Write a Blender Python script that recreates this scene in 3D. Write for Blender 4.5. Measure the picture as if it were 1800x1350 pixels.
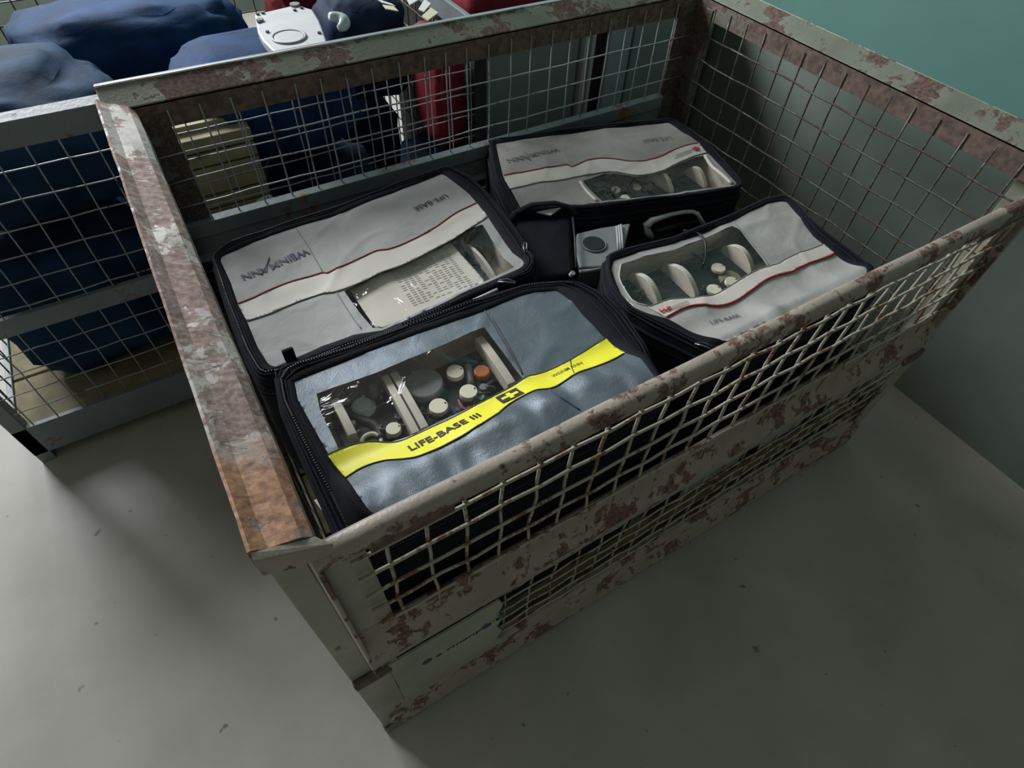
import bpy, bmesh, math, random
from mathutils import Vector, Matrix, noise, geometry
random.seed(7)
D = bpy.data
for o in list(D.objects): D.objects.remove(o)
C = bpy.context.scene.collection
PI = math.pi

# ---------------------------------------------------------------- camera, light, exposure
RM = Matrix(((0.8562170818169559, -0.5153300116309152, 0.03643196285319633),
             (-0.3817092104534501, -0.6785735554019152, -0.6275635494228512),
             (0.34812409778678033, 0.5234242151655619, -0.7777124812669884)))   # rows: right, down, forward
CAM = Vector((0.031815, -0.253813, 1.225))
F = 1033.0
cam = D.cameras.new('camera'); co = D.objects.new('camera', cam); C.objects.link(co)
cam.sensor_width = 36; cam.lens = 36 * F / 1800; cam.clip_start = .02; cam.clip_end = 50
r, d, f_ = RM[0], RM[1], RM[2]
co.matrix_world = Matrix(((r[0], -d[0], -f_[0], CAM.x), (r[1], -d[1], -f_[1], CAM.y), (r[2], -d[2], -f_[2], CAM.z), (0, 0, 0, 1)))
bpy.context.scene.camera = co

w = D.worlds.new('world'); bpy.context.scene.world = w; w.use_nodes = True
bg = w.node_tree.nodes['Background']; bg.inputs[0].default_value = (.86, .84, .75, 1); bg.inputs[1].default_value = .205

def area(name, loc, aim, sx, sy, power, col):
    l = D.lights.new(name, 'AREA'); l.shape = 'RECTANGLE'; l.size = sx; l.size_y = sy; l.energy = power; l.color = col
    o = D.objects.new(name, l); C.objects.link(o); o.location = loc
    o.rotation_euler = (Vector(aim) - Vector(loc)).to_track_quat('-Z', 'Y').to_euler()
area('window_light', (-.55, 3.1, 2.2), (.2, .3, .5), 1.7, 1.2, 165, (.96, .975, 1.0))
vs = bpy.context.scene.view_settings
vs.view_transform = 'Standard'; vs.look = 'None'; vs.gamma = 1; vs.use_curve_mapping = False; vs.exposure = 0.0

# ---------------------------------------------------------------- helpers
def P(x, y, z):
    """world point where the sight line through photo pixel (x, y) meets the level z"""
    c = Vector((x - 899.5, y - 675, F)); dr = RM.transposed() @ c
    return CAM + dr * ((z - CAM.z) / dr.z)
def P2(x, y, z): p = P(x, y, z); return (p.x, p.y)
def ZL(x, y): return 390 + x / 3.214, 280 + y / 3.214
def ZR(x, y): return 850 + x / 3.214, 200 + y / 3.214
def ZF(x, y): return 480 + x / 2.5714, 480 + y / 2.5714
def ZG(x, y): return 540 + x / 4.5, 580 + y / 4.5

def tag(o, label=None, cat=None, group=None, kind=None):
    if label: o['label'] = label
    if cat: o['category'] = cat
    if group: o['group'] = group
    if kind: o['kind'] = kind
    return o
def empty(name, loc, label, cat, group=None):
    o = D.objects.new(name, None); C.objects.link(o); o.location = loc; o.empty_display_size = .05
    return tag(o, label, cat, group)
def off(parent):
    v = Vector((0, 0, 0))
    while parent is not None: v += parent.location; parent = parent.parent
    return v
class MB:
    def __init__(s): s.v = []; s.f = []
    def add(s, vs, fs):
        n = len(s.v); s.v += [tuple(v) for v in vs]; s.f += [tuple(i + n for i in f) for f in fs]; return s
    def box(s, a, b):
        x0, y0, z0 = a; x1, y1, z1 = b
        return s.add([(x0,y0,z0),(x1,y0,z0),(x1,y1,z0),(x0,y1,z0),(x0,y0,z1),(x1,y0,z1),(x1,y1,z1),(x0,y1,z1)],
              [(0,3,2,1),(4,5,6,7),(0,1,5,4),(1,2,6,5),(2,3,7,6),(3,0,4,7)])
    def tube(s, pts, rad, n=6, caps=True, flat=1.0, closed=False):
        pts = [Vector(p) for p in pts]; N = len(pts); vs_ = []; fs = []
        up = Vector((0, 0, 1)); 
        for i, p in enumerate(pts):
            if closed: t = pts[(i + 1) % N] - pts[i - 1]
            else: t = pts[min(i + 1, N - 1)] - pts[max(i - 1, 0)]
            t.normalize(); u = up if abs(t.z) < .95 else Vector((0, 1, 0))
            a = t.cross(u).normalized(); b = a.cross(t).normalized()
            rr = rad[i] if isinstance(rad, (list, tuple)) else rad
            for k in range(n):
                th = 2 * PI * (k + .5) / n
                vs_.append(p + a * math.cos(th) * rr + b * math.sin(th) * rr * flat)
        for i in range(N if closed else N - 1):
            j = (i + 1) % N
            for k in range(n):
                fs.append((i*n+k, i*n+(k+1)%n, j*n+(k+1)%n, j*n+k))
        if caps and not closed:
            fs.append(tuple(range(n))[::-1]); fs.append(tuple((N-1)*n+k for k in range(n)))
        return s.add(vs_, fs)
    def prism(s, prof, p0, p1, ax):
        """extrude profile (list of 2D) along axis ax ('x' or 'y') from p0 to p1; 2D = (other horizontal, z)"""
        n = len(prof)
        mk = (lambda t, q: (t, q[0], q[1])) if ax == 'x' else (lambda t, q: (q[0], t, q[1]))
        return s.add([mk(p0, q) for q in prof] + [mk(p1, q) for q in prof],
              [(i, (i+1)%n, n+(i+1)%n, n+i) for i in range(n)] + [tuple(range(n))[::-1], tuple(range(n, 2*n))])
    def cyl(s, c, r, h, n=20, r2=None, axis=(0,0,1)):
        q = Vector((0,0,1)).rotation_difference(Vector(axis)); c = Vector(c); r2 = r if r2 is None else r2
        vs_ = [c + q @ Vector((r*math.cos(2*PI*k/n), r*math.sin(2*PI*k/n), 0)) for k in range(n)]
        vs_ += [c + q @ Vector((r2*math.cos(2*PI*k/n), r2*math.sin(2*PI*k/n), h)) for k in range(n)]
        return s.add(vs_, [(k,(k+1)%n,n+(k+1)%n,n+k) for k in range(n)] + [tuple(range(n))[::-1], tuple(range(n,2*n))])
    def ring(s, c, R, r, n=24, axis=(0,0,1)):
        q = Vector((0,0,1)).rotation_difference(Vector(axis)); c = Vector(c)
        return s.tube([c + q @ Vector((R*math.cos(2*PI*k/n), R*math.sin(2*PI*k/n), 0)) for k in range(n)], r, 6, closed=True)
    def build(s, name, mat, parent=None, smooth=False, bevel=0, sharp=None, seg=2):
        me = D.meshes.new(name); me.from_pydata(s.v, [], s.f); me.materials.append(mat)
        bm = bmesh.new(); bm.from_mesh(me); bmesh.ops.recalc_face_normals(bm, faces=bm.faces); bm.to_mesh(me); bm.free()
        if smooth: me.shade_smooth()
        o = D.objects.new(name, me); C.objects.link(o)
        if bevel:
            m = o.modifiers.new('b', 'BEVEL'); m.width = bevel; m.segments = seg; m.limit_method = 'ANGLE'
        if parent is not None: o.parent = parent; o.location = -off(parent)
        return o
def share(src, parent, loc=(0, 0, 0), name=None, rot=None, scale=None):
    o = src.copy(); C.objects.link(o); o.parent = parent
    o.location = Vector(loc) - (off(parent) if parent is not None else Vector((0, 0, 0)))
    if rot: o.rotation_euler = rot
    if scale: o.scale = scale
    return o

# ---------------------------------------------------------------- materials
def mat(name, col, rough=.6, metal=0, spec=.5, noisy=0, scale=40, bump=0, bscale=200, sheen=0, wr=0):
    m = D.materials.new(name); m.use_nodes = True; nt = m.node_tree; b = nt.nodes['Principled BSDF']
    b.inputs['Base Color'].default_value = (*col, 1); b.inputs['Roughness'].default_value = rough
    b.inputs['Metallic'].default_value = metal; b.inputs['Specular IOR Level'].default_value = spec
    if sheen: b.inputs['Sheen Weight'].default_value = sheen; b.inputs['Sheen Roughness'].default_value = .4
    g = nt.nodes.new('ShaderNodeNewGeometry')
    if noisy:
        n = nt.nodes.new('ShaderNodeTexNoise'); n.inputs['Scale'].default_value = scale; n.inputs['Detail'].default_value = 6
        nt.links.new(g.outputs['Position'], n.inputs['Vector'])
        cr = nt.nodes.new('ShaderNodeValToRGB'); e = cr.color_ramp.elements
        e[0].position = .3; e[1].position = .7
        e[0].color = (*[c * (1 - noisy) for c in col], 1); e[1].color = (*[min(1, c * (1 + noisy)) for c in col], 1)
        nt.links.new(n.outputs['Fac'], cr.inputs[0]); nt.links.new(cr.outputs[0], b.inputs['Base Color'])
    if bump and wr:
        n = nt.nodes.new('ShaderNodeTexNoise'); n.inputs['Scale'].default_value = 34; n.inputs['Detail'].default_value = 6; n.inputs['Distortion'].default_value = .6
        nt.links.new(g.outputs['Position'], n.inputs['Vector'])
        b1 = nt.nodes.new('ShaderNodeBump'); b1.inputs['Strength'].default_value = wr; b1.inputs['Distance'].default_value = .006; nt.links.new(n.outputs['Fac'], b1.inputs['Height'])
    if bump:
        n = nt.nodes.new('ShaderNodeTexNoise'); n.inputs['Scale'].default_value = bscale; n.inputs['Detail'].default_value = 3
        nt.links.new(g.outputs['Position'], n.inputs['Vector'])
        bp = nt.nodes.new('ShaderNodeBump'); bp.inputs['Strength'].default_value = bump; bp.inputs['Distance'].default_value = .002
        nt.links.new(n.outputs['Fac'], bp.inputs['Height']); nt.links.new(bp.outputs[0], b.inputs['Normal'])
        if wr: nt.links.new(b1.outputs[0], bp.inputs['Normal'])
    return m
def painted(name, paint, amount, rust1=(.12, .055, .04), rust2=(.30, .15, .09), scale=26, seed=0, rough=.42, stain=None):
    """chipped grey-green paint over rust; amount 0..1 of rust"""
    m = D.materials.new(name); m.use_nodes = True; nt = m.node_tree; L = nt.links.new; b = nt.nodes['Principled BSDF']
    N = nt.nodes.new
    g = N('ShaderNodeNewGeometry'); mp = N('ShaderNodeMapping'); mp.inputs['Location'].default_value = (seed, seed * 1.7, seed * .3)
    L(g.outputs['Position'], mp.inputs['Vector'])
    n1 = N('ShaderNodeTexNoise'); n1.inputs['Scale'].default_value = scale; n1.inputs['Detail'].default_value = 11; n1.inputs['Roughness'].default_value = .70; n1.inputs['Distortion'].default_value = .35
    n2 = N('ShaderNodeTexNoise'); n2.inputs['Scale'].default_value = scale * .28; n2.inputs['Detail'].default_value = 4
    n3 = N('ShaderNodeTexNoise'); n3.inputs['Scale'].default_value = scale * 4; n3.inputs['Detail'].default_value = 5
    for n in (n1, n2, n3): L(mp.outputs[0], n.inputs['Vector'])
    a = N('ShaderNodeMath'); a.operation = 'ADD'; L(n1.outputs['Fac'], a.inputs[0]); L(n2.outputs['Fac'], a.inputs[1])
    r_ = N('ShaderNodeMapRange'); t = 1.28 - amount * .56
    r_.inputs['From Min'].default_value = t - .018; r_.inputs['From Max'].default_value = t + .03
    L(a.outputs[0], r_.inputs['Value'])
    rc = N('ShaderNodeValToRGB'); e = rc.color_ramp.elements; e[0].position = .35; e[1].position = .68
    e[0].color = (*rust1, 1); e[1].color = (*rust2, 1); L(n3.outputs['Fac'], rc.inputs[0])
    pc = N('ShaderNodeValToRGB'); e = pc.color_ramp.elements; e[0].position = .3; e[1].position = .7
    e[0].color = (*[c * .78 for c in paint], 1); e[1].color = (*[c * 1.15 for c in paint], 1); L(n2.outputs['Fac'], pc.inputs[0])
    if stain:
        sx = N('ShaderNodeSeparateXYZ'); L(g.outputs['Position'], sx.inputs[0])
        ad = N('ShaderNodeMath'); ad.operation = 'MULTIPLY_ADD'; ad.inputs[1].default_value = .16; L(n1.outputs['Fac'], ad.inputs[0]); L(sx.outputs['Y'], ad.inputs[2])
        sr = N('ShaderNodeMapRange'); sr.inputs['From Min'].default_value = stain + .10; sr.inputs['From Max'].default_value = stain + .065; L(ad.outputs[0], sr.inputs['Value'])
        oc = N('ShaderNodeValToRGB'); e = oc.color_ramp.elements; e[0].position = .3; e[1].position = .7; e[0].color = (.22, .11, .07, 1); e[1].color = (.48, .25, .13, 1); L(n3.outputs['Fac'], oc.inputs[0])
        sm = N('ShaderNodeMix'); sm.data_type = 'RGBA'; L(sr.outputs[0], sm.inputs['Factor']); L(pc.outputs[0], sm.inputs['A']); L(oc.outputs[0], sm.inputs['B']); pc = None
        pcs = sm.outputs['Result']
    else: pcs = pc.outputs[0]
    mx = N('ShaderNodeMix'); mx.data_type = 'RGBA'; L(r_.outputs[0], mx.inputs['Factor']); L(pcs, mx.inputs['A']); L(rc.outputs[0], mx.inputs['B'])
    L(mx.outputs['Result'], b.inputs['Base Color'])
    rr = N('ShaderNodeMapRange'); rr.inputs['To Min'].default_value = rough; rr.inputs['To Max'].default_value = .85; L(r_.outputs[0], rr.inputs['Value'])
    L(rr.outputs[0], b.inputs['Roughness'])
    bp = N('ShaderNodeBump'); bp.inputs['Strength'].default_value = .35; bp.inputs['Distance'].default_value = .0015
    h = N('ShaderNodeMath'); h.operation = 'SUBTRACT'; L(n3.outputs['Fac'], h.inputs[0]); L(r_.outputs[0], h.inputs[1])
    L(h.outputs[0], bp.inputs['Height']); L(bp.outputs[0], b.inputs['Normal'])
    return m
PAINT = (.33, .335, .26)
m_paint = painted('grey_green_paint', PAINT, .16)
m_rim = painted('worn_rim_paint', (.21, .225, .18), .44, (.07, .045, .04), (.19, .12, .09), scale=44, seed=3)
m_band = painted('brown_band_paint', (.20, .20, .16), .82, (.085, .06, .052), (.18, .125, .10), scale=20, seed=3)
m_rail = painted('worn_rail_paint', (.36, .315, .265), .42, (.075, .04, .035), (.24, .14, .11), scale=50, seed=5)
m_leftrim = painted('rusted_rim_paint', (.44, .41, .385), .54, (.16, .11, .095), (.35, .25, .22), scale=38, seed=9, rough=.6, stain=.10)
m_orange = painted('orange_rust', (.30, .27, .21), .72, (.24, .11, .06), (.50, .25, .12), scale=30, seed=2)
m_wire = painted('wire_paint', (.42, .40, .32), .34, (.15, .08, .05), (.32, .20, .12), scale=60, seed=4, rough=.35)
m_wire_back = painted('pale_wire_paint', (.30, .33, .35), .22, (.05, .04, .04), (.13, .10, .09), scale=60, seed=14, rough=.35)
m_wire_dark = painted('dark_wire_paint', (.12, .13, .11), .6, (.04, .03, .025), (.13, .09, .07), scale=60, seed=6)
m_paint2 = painted('second_crate_paint', (.17, .205, .215), .16, seed=12)
m_black = mat('black_nylon', (.004, .0055, .011), .75, bump=.6, bscale=700, noisy=.3, scale=30, spec=.2)
m_blackband = mat('black_webbing', (.006, .0075, .014), .75, spec=.22, bump=.6, bscale=700)
m_mid = mat('black_mesh_fabric', (.012, .013, .017), .7, bump=.8, bscale=1500)
m_zip = mat('zip_metal', (.030, .032, .042), .5, metal=.2)
m_pull = mat('pull_metal', (.16, .17, .19), .35, metal=.8)
m_grey = mat('grey_canvas', (.36, .365, .36), .62, noisy=.10, scale=12, bump=.25, bscale=900, sheen=.15, wr=.26)
m_taupe = mat('taupe_canvas', (.30, .285, .27), .62, noisy=.16, scale=14, bump=.25, bscale=900, sheen=.1, wr=.26)
m_silver = mat('silver_canvas', (.42, .41, .39), .42, metal=.25, noisy=.14, scale=14, bump=.25, bscale=900, wr=.26)
m_slate = mat('slate_blue_canvas', (.125, .155, .185), .40, metal=.45, noisy=.08, scale=16, bump=.3, bscale=1100, spec=.9, wr=.2)
m_yellow = mat('reflective_yellow', (.78, .74, .03), .5, noisy=.03, scale=20)
m_white = mat('off_white_tape', (.60, .56, .52), .55, noisy=.05, scale=30)
m_red = mat('red_piping', (.30, .012, .02), .5)
m_ink = mat('black_print', (.012, .012, .012), .6)
m_navy = mat('navy_print', (.035, .045, .10), .6)
m_faint = mat('faded_grey_print', (.14, .135, .135), .6)
m_seam = mat('seam_stitching', (.05, .055, .065), .7)
m_seaml = mat('pale_seam', (.22, .22, .22), .7)
m_foam = mat('cream_divider', (.60, .56, .49), .6, noisy=.08, scale=50)
m_tray = mat('beige_lining', (.50, .44, .37), .7, noisy=.3, scale=22)
m_panelk = mat('dark_device_panel', (.010, .016, .013), .6, noisy=.8, scale=45)
m_knob = mat('ivory_knob', (.80, .77, .62), .5)
m_paper = mat('printed_paper', (.70, .66, .60), .65)
m_orange_l = mat('orange_label', (.55, .16, .05), .5)
m_pink = mat('dusty_red_cap', (.25, .06, .07), .5)
m_rubber = mat('grey_rubber_hose', (.05, .05, .055), .5)
m_greyplastic = mat('grey_plastic', (.22, .225, .235), .45, noisy=.1, scale=40)
m_handle = mat('light_grey_handle', (.50, .51, .53), .4)
m_darkhole = mat('black_rubber', (.006, .006, .007), .5)
m_blue = mat('blue_nylon', (.006, .030, .070), .8, spec=.2, noisy=.45, scale=14, bump=.4, bscale=60)
m_blue2 = mat('bright_blue_nylon', (.006, .034, .10), .8, spec=.2, noisy=.4, scale=14, bump=.4, bscale=60)
m_darkblue = mat('dark_navy_nylon', (.008, .022, .052), .8, spec=.2, noisy=.4, scale=20)
m_redn = mat('red_nylon', (.16, .012, .020), .7, spec=.2, noisy=.35, scale=18, bump=.4, bscale=60)
m_whitep = mat('white_plastic', (.50, .52, .54), .45, noisy=.06, scale=30)
m_clear_w = mat('milky_plastic', (.42, .50, .52), .25)
m_card = mat('tan_board', (.26, .23, .13), .7, noisy=.3, scale=20)
m_locker = mat('grey_green_steel', (.24, .29, .28), .5, noisy=.10, scale=7)
m_locker2 = mat('pale_steel', (.34, .41, .42), .45, noisy=.06, scale=9)
m_stripw = mat('pale_strip', (.50, .54, .55), .4)
m_dark = mat('dark_recess', (.02, .021, .02), .8)
m_teal = mat('teal_wall_paint', (.11, .25, .22), .5, noisy=.06, scale=5)
m_greenw = mat('dull_green_wall_paint', (.17, .21, .18), .6, noisy=.12, scale=6)
m_plate = painted('signboard_paint', (.36, .38, .30), .12, seed=8)
def vinyl():
    m = D.materials.new('clear_vinyl'); m.use_nodes = True; nt = m.node_tree; nt.nodes.clear(); N = nt.nodes.new; L = nt.links.new
    out = N('ShaderNodeOutputMaterial'); tr = N('ShaderNodeBsdfTransparent'); tr.inputs[0].default_value = (.97, .97, .96, 1)
    gl = N('ShaderNodeBsdfGlossy'); gl.inputs['Roughness'].default_value = .12
    df = N('ShaderNodeBsdfDiffuse'); df.inputs[0].default_value = (.6, .6, .6, 1)
    g = N('ShaderNodeNewGeometry'); n = N('ShaderNodeTexNoise'); n.inputs['Scale'].default_value = 16; n.inputs['Detail'].default_value = 3; n.inputs['Distortion'].default_value = 1.5
    L(g.outputs['Position'], n.inputs['Vector']); bp = N('ShaderNodeBump'); bp.inputs['Distance'].default_value = .012; bp.inputs['Strength'].default_value = .5
    L(n.outputs['Fac'], bp.inputs['Height']); L(bp.outputs[0], gl.inputs['Normal'])
    m1 = N('ShaderNodeMixShader'); m1.inputs[0].default_value = .012; L(tr.outputs[0], m1.inputs[1]); L(df.outputs[0], m1.inputs[2])
    m2 = N('ShaderNodeMixShader'); m2.inputs[0].default_value = .055; L(m1.outputs[0], m2.inputs[1]); L(gl.outputs[0], m2.inputs[2])
    L(m2.outputs[0], out.inputs[0]); return m
m_vinyl = vinyl()
def floor_mat():
    m = D.materials.new('sealed_concrete'); m.use_nodes = True; nt = m.node_tree; N = nt.nodes.new; L = nt.links.new; b = nt.nodes['Principled BSDF']
    g = N('ShaderNodeNewGeometry'); n = N('ShaderNodeTexNoise'); n.inputs['Scale'].default_value = 3.5; n.inputs['Detail'].default_value = 7; n.inputs['Roughness'].default_value = .6
    L(g.outputs['Position'], n.inputs['Vector']); c = N('ShaderNodeValToRGB'); e = c.color_ramp.elements
    e[0].position = .3; e[0].color = (.33, .325, .285, 1); e[1].position = .7; e[1].color = (.45, .445, .405, 1)
    L(n.outputs['Fac'], c.inputs[0])
    v = N('ShaderNodeTexNoise'); v.inputs['Scale'].default_value = 30; v.inputs['Detail'].default_value = 2; L(g.outputs['Position'], v.inputs['Vector'])
    r_ = N('ShaderNodeMapRange'); r_.inputs['From Min'].default_value = .72; r_.inputs['From Max'].default_value = .76; L(v.outputs['Fac'], r_.inputs['Value'])
    mx = N('ShaderNodeMix'); mx.data_type = 'RGBA'; L(r_.outputs[0], mx.inputs['Factor']); L(c.outputs[0], mx.inputs['A']); mx.inputs['B'].default_value = (.16, .16, .14, 1)
    L(mx.outputs['Result'], b.inputs['Base Color']); b.inputs['Roughness'].default_value = .55
    bp = N('ShaderNodeBump'); bp.inputs['Strength'].default_value = .12; bp.inputs['Distance'].default_value = .003; L(v.outputs['Fac'], bp.inputs['Height']); L(bp.outputs[0], b.inputs['Normal'])
    return m

# ---------------------------------------------------------------- setting
def struct(name, mb, m): return tag(mb.build(name, m), kind='structure')
struct('floor', MB().box((-3.5, -3, -.06), (3.2, 3.5, 0)), floor_mat())
struct('wall_back', MB().box((-3.5, 3.4, 0), (3.2, 3.5, 1.5)).box((-3.5, 3.4, 2.9), (3.2, 3.5, 3.1)).box((-3.5, 3.4, 1.5), (-1.6, 3.5, 2.9)).box((.6, 3.4, 1.5), (3.2, 3.5, 2.9)), m_greenw)
struct('wall_left', MB().box((-3.6, -3, 0), (-3.5, 3.5, 3.1)), m_greenw)
struct('wall_right', MB().box((1.50, -3, .60), (1.60, 3.5, 3.1)), m_teal)
struct('trim_1', MB().box((1.495, -3, 0), (1.60, 3.5, .60)), m_greenw)
win = tag(MB().box((-1.6, 3.42, 1.5), (-1.55, 3.48, 2.9)).box((.55, 3.42, 1.5), (.6, 3.48, 2.9)).box((-.53, 3.42, 1.5), (-.47, 3.48, 2.9)).box((-1.6, 3.42, 1.5), (.6, 3.48, 1.55)).box((-1.6, 3.42, 2.85), (.6, 3.48, 2.9)).build('window_1', m_whitep), kind='structure')

# steel locker right behind the crate
lk = empty('steel_locker', (1.1, 1.2, 0), 'grey-green steel locker with two pale upright strips, standing behind the crate', 'locker')
MB().box((.712, 1.02, 0), (1.48, 1.5, .70)).build('body', m_dark, lk)
MB().box((.714, 1.0, .02), (1.008, 1.02, 0.695)).build('door', m_locker, lk, bevel=.003)
MB().box((1.105, .998, .02), (1.178, 1.018, 0.695)).build('upright_panel', m_locker2, lk, bevel=.004)
MB().box((1.186, 1.0, .02), (1.478, 1.018, 0.695)).build('door', m_locker, lk, bevel=.003)
for x in (1.018, 1.040):
    MB().box((x, .988, .02), (x + .011, 1.019, 0.695)).build('edge_strip', m_stripw, lk, bevel=.002)

# ---------------------------------------------------------------- wires
def wire_mesh(name, L_, ax, bend, seed, rad, m, nseg=14):
    """wire from 0 to L_ along ax with its own small bends"""
    rs = random.Random(seed); pts = []
    ph = rs.random() * 9; kink = rs.random() * L_; ka = (rs.random() - .5) * bend * 3
    for i in range(nseg + 1):
        t = L_ * i / nseg
        b = bend * noise.noise(Vector((t * 9, ph, seed))) + ka * max(0, 1 - abs(t - kink) / .06)
        b2 = .0012 * math.sin(t * PI / .046 + ph)
        pts.append((t, b2, b) if ax == 'x' else ((b, b2, t) if ax == 'z' else (b2, t, b)))
    mb = MB().tube(pts, rad, 5); me = D.meshes.new(name); me.from_pydata(mb.v, [], mb.f); me.materials.append(m); me.shade_smooth()
    return me
def mesh_panel(parent, plane, c, u0, u1, z0, z1, us, zs, rad, m, bend=.003, nvar=6, label=None):
    """plane 'x' = panel runs along x at y=c ; 'y' = panel runs along y at x=c"""
    p = D.objects.new('wire_panel', None); C.objects.link(p); p.parent = parent; p.empty_display_size = .03
    org = Vector((u0, c, z0)) if plane == 'x' else Vector((c, u0, z0)); p.location = org - off(parent)
    vm = [wire_mesh('wire', z1 - z0, 'z', bend, random.randrange(999), rad, m, 8) for _ in range(min(nvar, len(us)))]
    if plane == 'y':
        for me in vm:
            for v in me.vertices: v.co.x, v.co.y = v.co.y, v.co.x
    for i, u in enumerate(us):
        o = D.objects.new('wire', vm[(i * 5 + i // 3) % len(vm)]); C.objects.link(o); o.parent = p
        o.location = (u - u0, rad * .8, 0) if plane == 'x' else (rad * .8, u - u0, 0)
    for z in zs:
        me = wire_mesh('wire', u1 - u0, plane, bend * .8, random.randrange(999), rad, m, 26)
        o = D.objects.new('wire', me); C.objects.link(o); o.parent = p
        o.location = (0, -rad * .8, z - z0) if plane == 'x' else (-rad * .8, 0, z - z0)
    return p
def frange(a, b, s):
    r_ = []
    while a < b: r_.append(a); a += s
    return r_

# ---------------------------------------------------------------- the crate
CR = empty('mesh_crate', (.595, .41, 0), 'rusty grey-green wire mesh crate with drop-down front, holding the ventilator bags on the concrete floor', 'crate')
XL, XR, YF, YB = 0.0, 1.19, 0.0, .82
# front corner posts (L profile), wider below the flap
for s, x0 in ((1, -.031), (-1, XR + .031)):
    mb = MB()
    mb.box((min(x0, x0 + s*.029), -.001, .03), (max(x0, x0 + s*.029), .004, .745))
    mb.box((min(x0, x0 + s*.004), .004, .03), (max(x0, x0 + s*.004), .055, .745))
    mb.build('corner_post', m_paint, CR, bevel=.0015)
    MB().box((min(x0, x0+s*.050), -.006, .03), (max(x0, x0+s*.050), -.0015, .335)).build('corner_plate', m_paint, CR, bevel=.001)
    MB().box((min(x0, x0+s*.054), -.010, .326), (max(x0, x0+s*.054), -.0012, .352)).build('hinge_strap', m_band, CR, bevel=.002)
    MB().box((min(x0-s*.002, x0+s*.075), -.012, 0), (max(x0-s*.002, x0+s*.075), .055, .030)).build('foot', m_rim, CR, bevel=.003)
    hk = [(x0 + s*(.030 + .012*math.cos(t)), -.012, .075 + .018*math.sin(t)) for t in [k*PI*1.3/9 + .3 for k in range(10)]]
    MB().tube(hk, .0035, 6).build('hook', m_wire, CR, smooth=True)
# back corner posts; shade on their inner faces put into the dark paint
for s, x0 in ((1, -.004), (-1, XR + .004)):
    mb = MB(); mb.box((min(x0, x0+s*.055), .816, .03), (max(x0, x0+s*.055), .824, .745)); mb.box((min(x0, x0+s*.005), .765, .03), (max(x0, x0+s*.005), .816, .745))
    mb.build('corner_post', m_wire_dark, CR, bevel=.001)
    MB().box((min(x0-s*.03, x0+s*.04), .77, 0), (max(x0-s*.03, x0+s*.04), .845, .030)).build('foot', m_rim, CR, bevel=.003)
# rim rails: inner band + flared flange + outer lip
def rim(ax, inner, outd, p0, p1, flange_mat, lip=.020, zc=.764, zt=.784, fl=.040):
    n = 26; s = outd
    prof_f = [(inner, zc), (inner + s*fl, zt), (inner + s*fl, zt - .004), (inner, zc - .005)]
    fl_ = MB().prism(prof_f, p0, p1, ax)
    fl_.build('rim_flange', flange_mat, CR, bevel=.0012)
    MB().prism([(inner, zc - .0006), (inner, .722), (inner + s*.004, .722), (inner + s*.004, zc - .003)], p0, p1, ax).build('rim_band', m_band, CR, bevel=.0008)
    if lip:
        MB().prism([(inner + s*fl, zt + .001), (inner + s*(fl + lip), zt - .002), (inner + s*(fl + lip), zt - .030), (inner + s*(fl + lip - .003), zt - .030), (inner + s*(fl + lip - .003), zt - .006), (inner + s*fl, zt - .003)], p0, p1, ax).build('rim_lip', m_paint2 if ax == 'x' else m_paint, CR, bevel=.0015)
rim('x', .82, 1, -.03, 1.225, m_rim)
MB().tube([(-.03 + k*.03, .8605, .7850 + .0003*math.sin(k*1.3)) for k in range(27)], .0019, 8).build('worn_edge_glint', mat('worn_glint_steel', (.78, .80, .82), .42, metal=.7), CR, smooth=True)  # pale steel tube added along the worn edge for its glint
rim('y', XR + .002, 1, .0, .83, m_rim, lip=.006)
# left rail, rusted trough with a closed front end
m_left = m_leftrim
LFx = [(.013, .735), (.012, .758), (.004, .766), (-.010, .769), (-.022, .772), (-.033, .781), (-.036, .780), (-.037, .752), (-.034, .750), (-.034, .770), (-.022, .766), (.002, .760), (.008, .755), (.009, .735)]
def trough(y0, y1, m, n, seed):
    mb = MB(); K = len(LFx); vs_ = []
    for i in range(n + 1):
        y = y0 + (y1 - y0) * i / n
        for j, (x, z) in enumerate(LFx):
            dz = .0022 * noise.noise(Vector((x * 60, y * 14, seed))) + .001 * noise.noise(Vector((x * 300, y * 70, seed)))
            vs_.append((x + dz * .5, y, z + dz))
    fs = [(i*K + j, i*K + (j+1) % K, (i+1)*K + (j+1) % K, (i+1)*K + j) for i in range(n) for j in range(K)]
    fs += [tuple(range(K)), tuple(n*K + j for j in range(K))[::-1]]
    mb.add(vs_, fs); return mb.build('rim_flange', m, CR)
trough(.002, .83, m_left, 76, 1)
MB().add([(.024, -.010, .752), (.013, .0015, .758), (-.033, .0015, .780), (-.034, -.006, .778), (-.034, -.008, .752), (-.005, -.009, .738), (.020, -.010, .738)],
         [(0, 1, 2, 3), (3, 4, 5, 6, 0), (1, 6, 5, 4, 2)]).build('end_cap', m_rail, CR, bevel=.001)
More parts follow.
